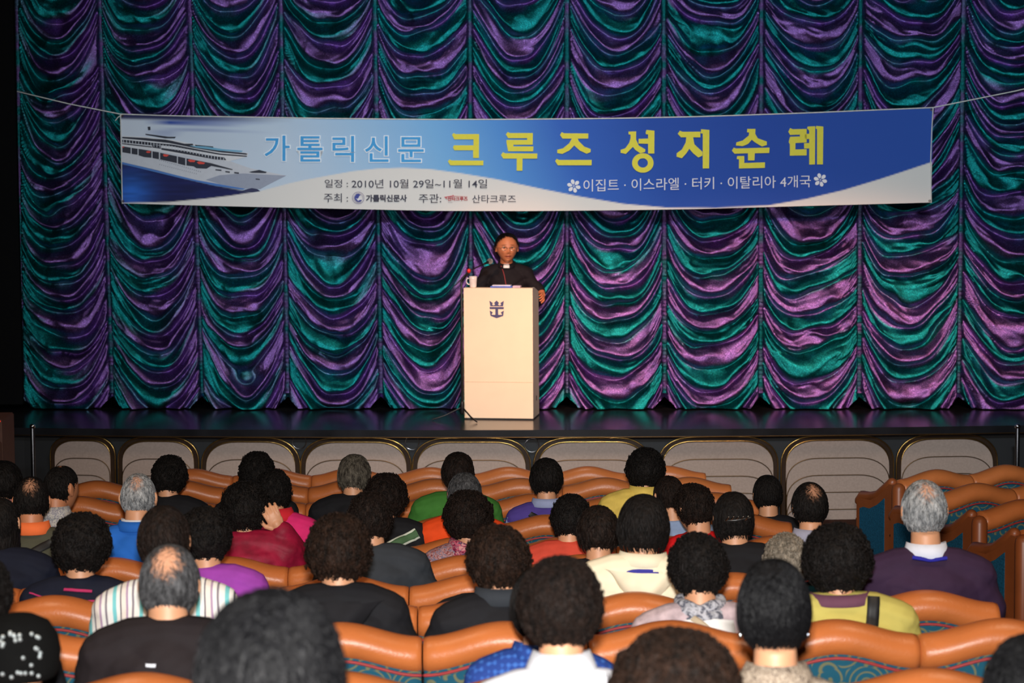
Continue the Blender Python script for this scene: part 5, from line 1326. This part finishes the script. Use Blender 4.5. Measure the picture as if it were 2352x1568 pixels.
r, g = person('H', 1806, 1300, 96, 'perm', 'sandy', 'shirt', charcoal, 'person low in the seat with sandy grey curly hair', seed=5)
suit = cloth('aubergine_jacket', (52, 34, 58)); r, g = person('H', 2122, 1172, 112, 'thin', 'silver', 'jacket', suit, 'person in an aubergine jacket and white collar with silver hair by the aisle', seed=4, wide=1.06, sk=skinA, hup=0.03)
collar_ring(r, cloth('white_shirt_collar', (214, 218, 232)), h=0.045, rx=0.070); strap(g, [(-0.06, 1.075), (0, 1.062), (0.06, 1.072)], 0.010, cloth('blue_lanyard', (40, 40, 150)), 'lanyard', r, lift=0.012)
r, g = person('H', 1135, 1292, 104, 'short', 'black', 'shirt', blackc, 'person in black mostly hidden behind the brown-permed head, pink at the sleeve', seed=5, dx=-0.07)
strap(g, [(-0.215, 0.965), (-0.235, 0.93)], 0.05, cloth('pink_cuff', (190, 40, 100)), 'sleeve_patch', r)
# row I
ST = [(0.0, (226, 224, 220)), (0.20, (120, 196, 200)), (0.34, (232, 230, 224)), (0.48, (92, 84, 98)), (0.53, (226, 216, 206)), (0.70, (170, 140, 168)), (0.78, (230, 228, 222)), (0.92, (130, 120, 130))]
stripe = pattern_cloth('turquoise_stripes', 'stripes', ST)
r, g = person('I', 378, 1240, 128, 'short', 'brownblack', 'shirt', stripe, 'person in a white and turquoise vertically striped shirt', seed=6, dx=0.055, wide=1.02)
r, g = person('I', 778, 1264, 152, 'perm_big', 'brown', 'jacket', blackc, 'person in a black hooded jacket with a big brown-black perm', seed=5, dx=0.01, wide=0.97)
hood(r, blackc, 1.15)
r, g = person('I', 1150, 1287, 146, 'perm_big', 'brown', 'jacket', blackc, 'person in black with reddish brown tight perm, left of the big black head', seed=6, yaw=0.2, dx=-0.02)
collar_ring(r, charcoal, h=0.045, rx=0.085)
vest = cloth('white_vest', (226, 224, 222)); mauve = cloth('mauve_sleeves', (178, 158, 162), var=0.25, vs_=25)
r, g = person('I', 1605, 1302, 136, 'perm', 'black', 'shirt', mauve, 'person in a white vest over mauve print sleeves with a grey scarf', seed=6, wide=1.05, yaw=0.1)
strap(g, [(-0.005, 1.035), (-0.005, 0.80)], 0.21, vest, 'vest_back', r, thick=0.008); scarf(r, pattern_cloth('grey_scarf', 'floral', [(0, (90, 92, 104)), (0.45, (150, 150, 156)), (0.55, (176, 176, 184))]), 0.92)
strap(g, [(-0.04, 1.04), (0.0, 1.0), (0.05, 0.90)], 0.022, cloth('beige_bag_strap', (176, 160, 136)), 'shoulder_strap', r, lift=0.012)
lime = cloth('lime_jacket', (188, 174, 92), vs_=9); r, g = person('I', 1922, 1288, 160, 'perm_big', 'black', 'jacket', lime, 'person in a yellow-green top with a wide black strap and big black curls', seed=7, wide=1.12, dx=0.02)
collar_ring(r, cloth('plum_collar', (104, 66, 84)), h=0.025, rx=0.098, flare=0.02); strap(g, [(0.10, 1.10), (0.092, 1.02), (0.06, 0.84)], 0.038, black_strap, 'shoulder_strap', r, lift=0.006)
# row J
r, g = person('J', 390, 1342, 150, 'bald', 'saltdark', 'jacket', darkjk, 'person with a bald crown and dark grey hair in a black-brown jacket', seed=3, wide=1.0, sk=skinA, dx=0.0, hup=-0.02)
strap(g, [(-0.045, 0.968), (-0.015, 0.966)], 0.010, cloth('white_tag', (225, 228, 238)), 'white_tag', r, lift=0.004)
lat = pattern_cloth('blue_lattice', 'lattice', [(0, (58, 100, 170)), (0.35, (46, 84, 156)), (0.6, (34, 60, 128))])
r, g = person('J', 1243, 1392, 150, 'short', 'black', 'shirt', lat, 'person in a blue patterned shirt, one ear showing left of the big black head', seed=7, sk=skinA, wide=0.98, dx=0.0)
collar_ring(r, lat, h=0.03, rx=0.08)
flor = pattern_cloth('grey_floral_scarf', 'floral', [(0, (50, 50, 58)), (0.42, (120, 118, 120)), (0.5, (176, 174, 172)), (0.62, (170, 90, 100))])
r, g = person('J', -45, 1368, 150, 'perm', 'black', 'jacket', blackc, 'person cut by the left edge wearing a grey floral scarf', seed=7, dx=0.0)
scarf(r, flor, 1.35)
# row K
whitec = cloth('white_striped_shirt', (208, 208, 214), vs_=20); r, g = person('K', 1288, 1392, 196, 'perm', 'brownblack', 'shirt', whitec, 'person in a white shirt with full black hair and a pearl earring', seed=8, wide=1.0, dx=0.0, sk=skinA, hs=1.0, hup=0.028, )
collar_ring(r, whitec, h=0.055, rx=0.064, ry=0.062, flare=0.022)
MB().ball((0.086, 0.03, 1.195), 0.009, 12, 8).build('pearl_earring', mat('pearl', (0.8, 0.78, 0.74), rough=0.15), r, True)
tweed = pattern_cloth('beige_tweed', 'knit', [(0, (140, 124, 108)), (0.46, (176, 160, 142)), (0.56, (110, 96, 84))])
r, g = person('K', 1777, 1400, 176, 'up', 'glossblack', 'shirt', tweed, 'person with glossy black hair pinned up, drop earrings and tweed collar', seed=2, wide=0.95, hs=1.08, hup=0.045)
collar_ring(r, tweed, h=0.05, rx=0.068, ry=0.066, flare=0.024)
for sx in (-1, 1):
    e = MB().tube([(sx * 0.086, 0.03, 1.203), (sx * 0.087, 0.03, 1.185)], 0.003, 6); e.ball((sx * 0.087, 0.03, 1.177), (0.005, 0.005, 0.009), 10, 8); e.build('earring', chrome, r, True)
r, g = person('K', 45, 1512, 150, None, 'black', 'jacket', blackc, 'person under a black hat with sequins at the bottom left', seed=1)
R = MB(); T0 = HEADC
R.rings([(0, 0, -0.035, .098, .114), (0, 0, -0.015, .104, .120), (0, -0.004, .03, .110, .126), (0, -0.006, .07, .104, .118), (0, -0.006, .105, .082, .094), (0, -0.006, .125, .045, .05), (0, -0.006, .130, .01, .01)], 32)
hat = R.build('hat', mat('black_felt', (0.004, 0.004, 0.004), 0.95, spec=0.1), r, True); hat.location = T0
sq = MB(); rg_ = random.Random(5)
for k in range(70):
    a = rg_.uniform(math.pi * 0.95, math.pi * 1.75); zz = rg_.uniform(-0.02, 0.10); rr = np.interp(zz, [-0.035, 0.03, 0.07, 0.105], [0.100, 0.112, 0.106, 0.085])
    sq.ball((rr * math.cos(a), rr * 1.14 * math.sin(a) - 0.004, zz), (0.006, 0.006, 0.006), 6, 4)
sqo = sq.build('sequins', mat('sequin', (0.5, 0.55, 0.56), rough=0.35, metal=0.7), r, False); sqo.location = T0; sqo['kind'] = 'stuff'
scarf(r, pattern_cloth('red_white_scarf', 'floral', [(0, (60, 60, 80)), (0.44, (210, 60, 66)), (0.54, (210, 206, 206))]), 1.15)
# row L / M
r, g = person('L', 1556, 1600, 304, 'perm_big', 'brown', 'jacket', blackc, 'person whose big dark curly perm fills the bottom right centre', seed=9, yaw=0.1)
r, g = person('L', 2385, 1600, 270, 'spiky', 'glossblack', 'jacket', blackc, 'person with straight black hair cut by the bottom right corner', seed=3)
r, g = person('M', 622, 1552, 352, 'spiky', 'glossblack', 'jacket', blackc, 'person nearest the camera, the largest blurred black head, grey flecked', seed=2)
# seats that carry the nearest people
for (row, px) in (('K', 1288), ('K', 1777), ('K', 45), ('L', 1556), ('L', 2385), ('M', 622)):
    q = at_y(px, 1500, ROWY[row] + 0.27); make_seat((q.x, ROWY[row], floor_z(ROWY[row])), 0, row, 0, 'seats below the picture edge')

# ------------------------------------------------------------------ priest on the stage
pp = at_y(1163, 572, 22.80)
pr = empty('priest', (pp.x - 0.0, 22.80, STAGE_Z), math.pi); pr.scale = (1.04, 1.0, 0.92); pr.name = 'person'
tag(pr, 'person in a black clerical shirt with white collar tab and glasses speaking behind the lectern', 'person')
HY = 0.12; HPi = -0.03
bm_ = body_mesh('lectern', HY, HPi, True, voxel=0.0042, dec=1.0)
o = mesh_obj('body', bm_, pr); bm_.materials.append(skinC)
hm_ = hair_mesh('receding', 'near', 4); R = head_rot(HY, HPi); T = R @ (HEADC - NECKP) + NECKP + Vector((0, 0, 0.485))
h = mesh_obj('hair', hm_, pr); hm_.materials.append(HM['black']); h.matrix_basis = Matrix.Translation(T) @ (R @ Matrix.Diagonal((1.29, 1.27, 1.26))).to_4x4(); h['kind'] = 'stuff'
cler = cloth('black_clerical_shirt', (26, 22, 26)); gme = garment_mesh('shirt', 'lectern', True); gme.materials.append(cler); mesh_obj('shirt', gme, pr)
collar_ring(pr, cler, dz=0.43, h=0.035, rx=0.068)
strap(gme, [(0.0, 1.512), (0.0, 1.462)], 0.046, mat('white_tab', srgb(235, 232, 228), 0.5), 'collar_tab', pr, lift=0.018, thick=0.006, front=True, n=5)
strap(gme, [(0.045, 1.49), (0.02, 1.40), (0.0, 1.27), (-0.004, 1.20)], 0.008, mat('red_lanyard', srgb(120, 20, 24), 0.6), 'lanyard', pr, front=True)
tr, sh = trouser_mesh(True); mesh_obj('trousers', tr, pr); mesh_obj('shoes', sh, pr)
gl = empty('glasses', (0, 0, 0), parent=pr); gl.matrix_basis = Matrix.Translation(T) @ (R * 1.27).to_4x4()
wire = mat('thin_metal_frame', (0.5, 0.48, 0.45), rough=0.2, metal=1.0)
for sx in (-1, 1):
    MB().tube([(sx * 0.031 + 0.021 * math.cos(a), 0.104 - 0.006 * abs(math.cos(a)), 0.004 + 0.015 * math.sin(a)) for a in np.linspace(0, 2 * math.pi, 19)[:-1]], 0.0013, 6, closed=True).build('rim', wire, gl, True)
    MB().tube([(sx * 0.052, 0.099, 0.008), (sx * 0.078, 0.085, 0.010), (sx * 0.083, 0.0, 0.008)], 0.0012, 6).build('temple_arm', wire, gl, True)
MB().tube([(-0.010, 0.105, 0.008), (0, 0.109, 0.011), (0.010, 0.105, 0.008)], 0.0013, 6).build('bridge', wire, gl, True)

# ------------------------------------------------------------------ labels of the seats
rown = {k: i for i, k in enumerate(ROWS)}
byrow = {}
for (r, row, idx, loc) in SEATS: byrow.setdefault(row, []).append((loc[0], r))
for row, lst in byrow.items():
    if row.startswith('R'): continue
    lst.sort(key=lambda t: t[0])
    occ = {}
    for (pr_, prow, px_) in PEOPLE:
        if prow == row:
            b = min(lst, key=lambda t: abs(t[0] - px_)); occ.setdefault(b[1].name, pr_)
    for i, (x, r) in enumerate(lst):
        if row in 'KLM':
            r['label'] = 'tan seat holding the ' + ' '.join(occ[r.name]['label'].replace(',', '').split()[:10]); continue
        st_ = 'occupied' if r.name in occ else 'empty'
        r['label'] = f'{st_} tan leather seat, {ORD[i]} from left in the {ORD[rown[row]]} row from the stage'
for r, _, _ in PEOPLE:
    for k in ('_g', '_s', '_w'):
        if k in r: del r[k]
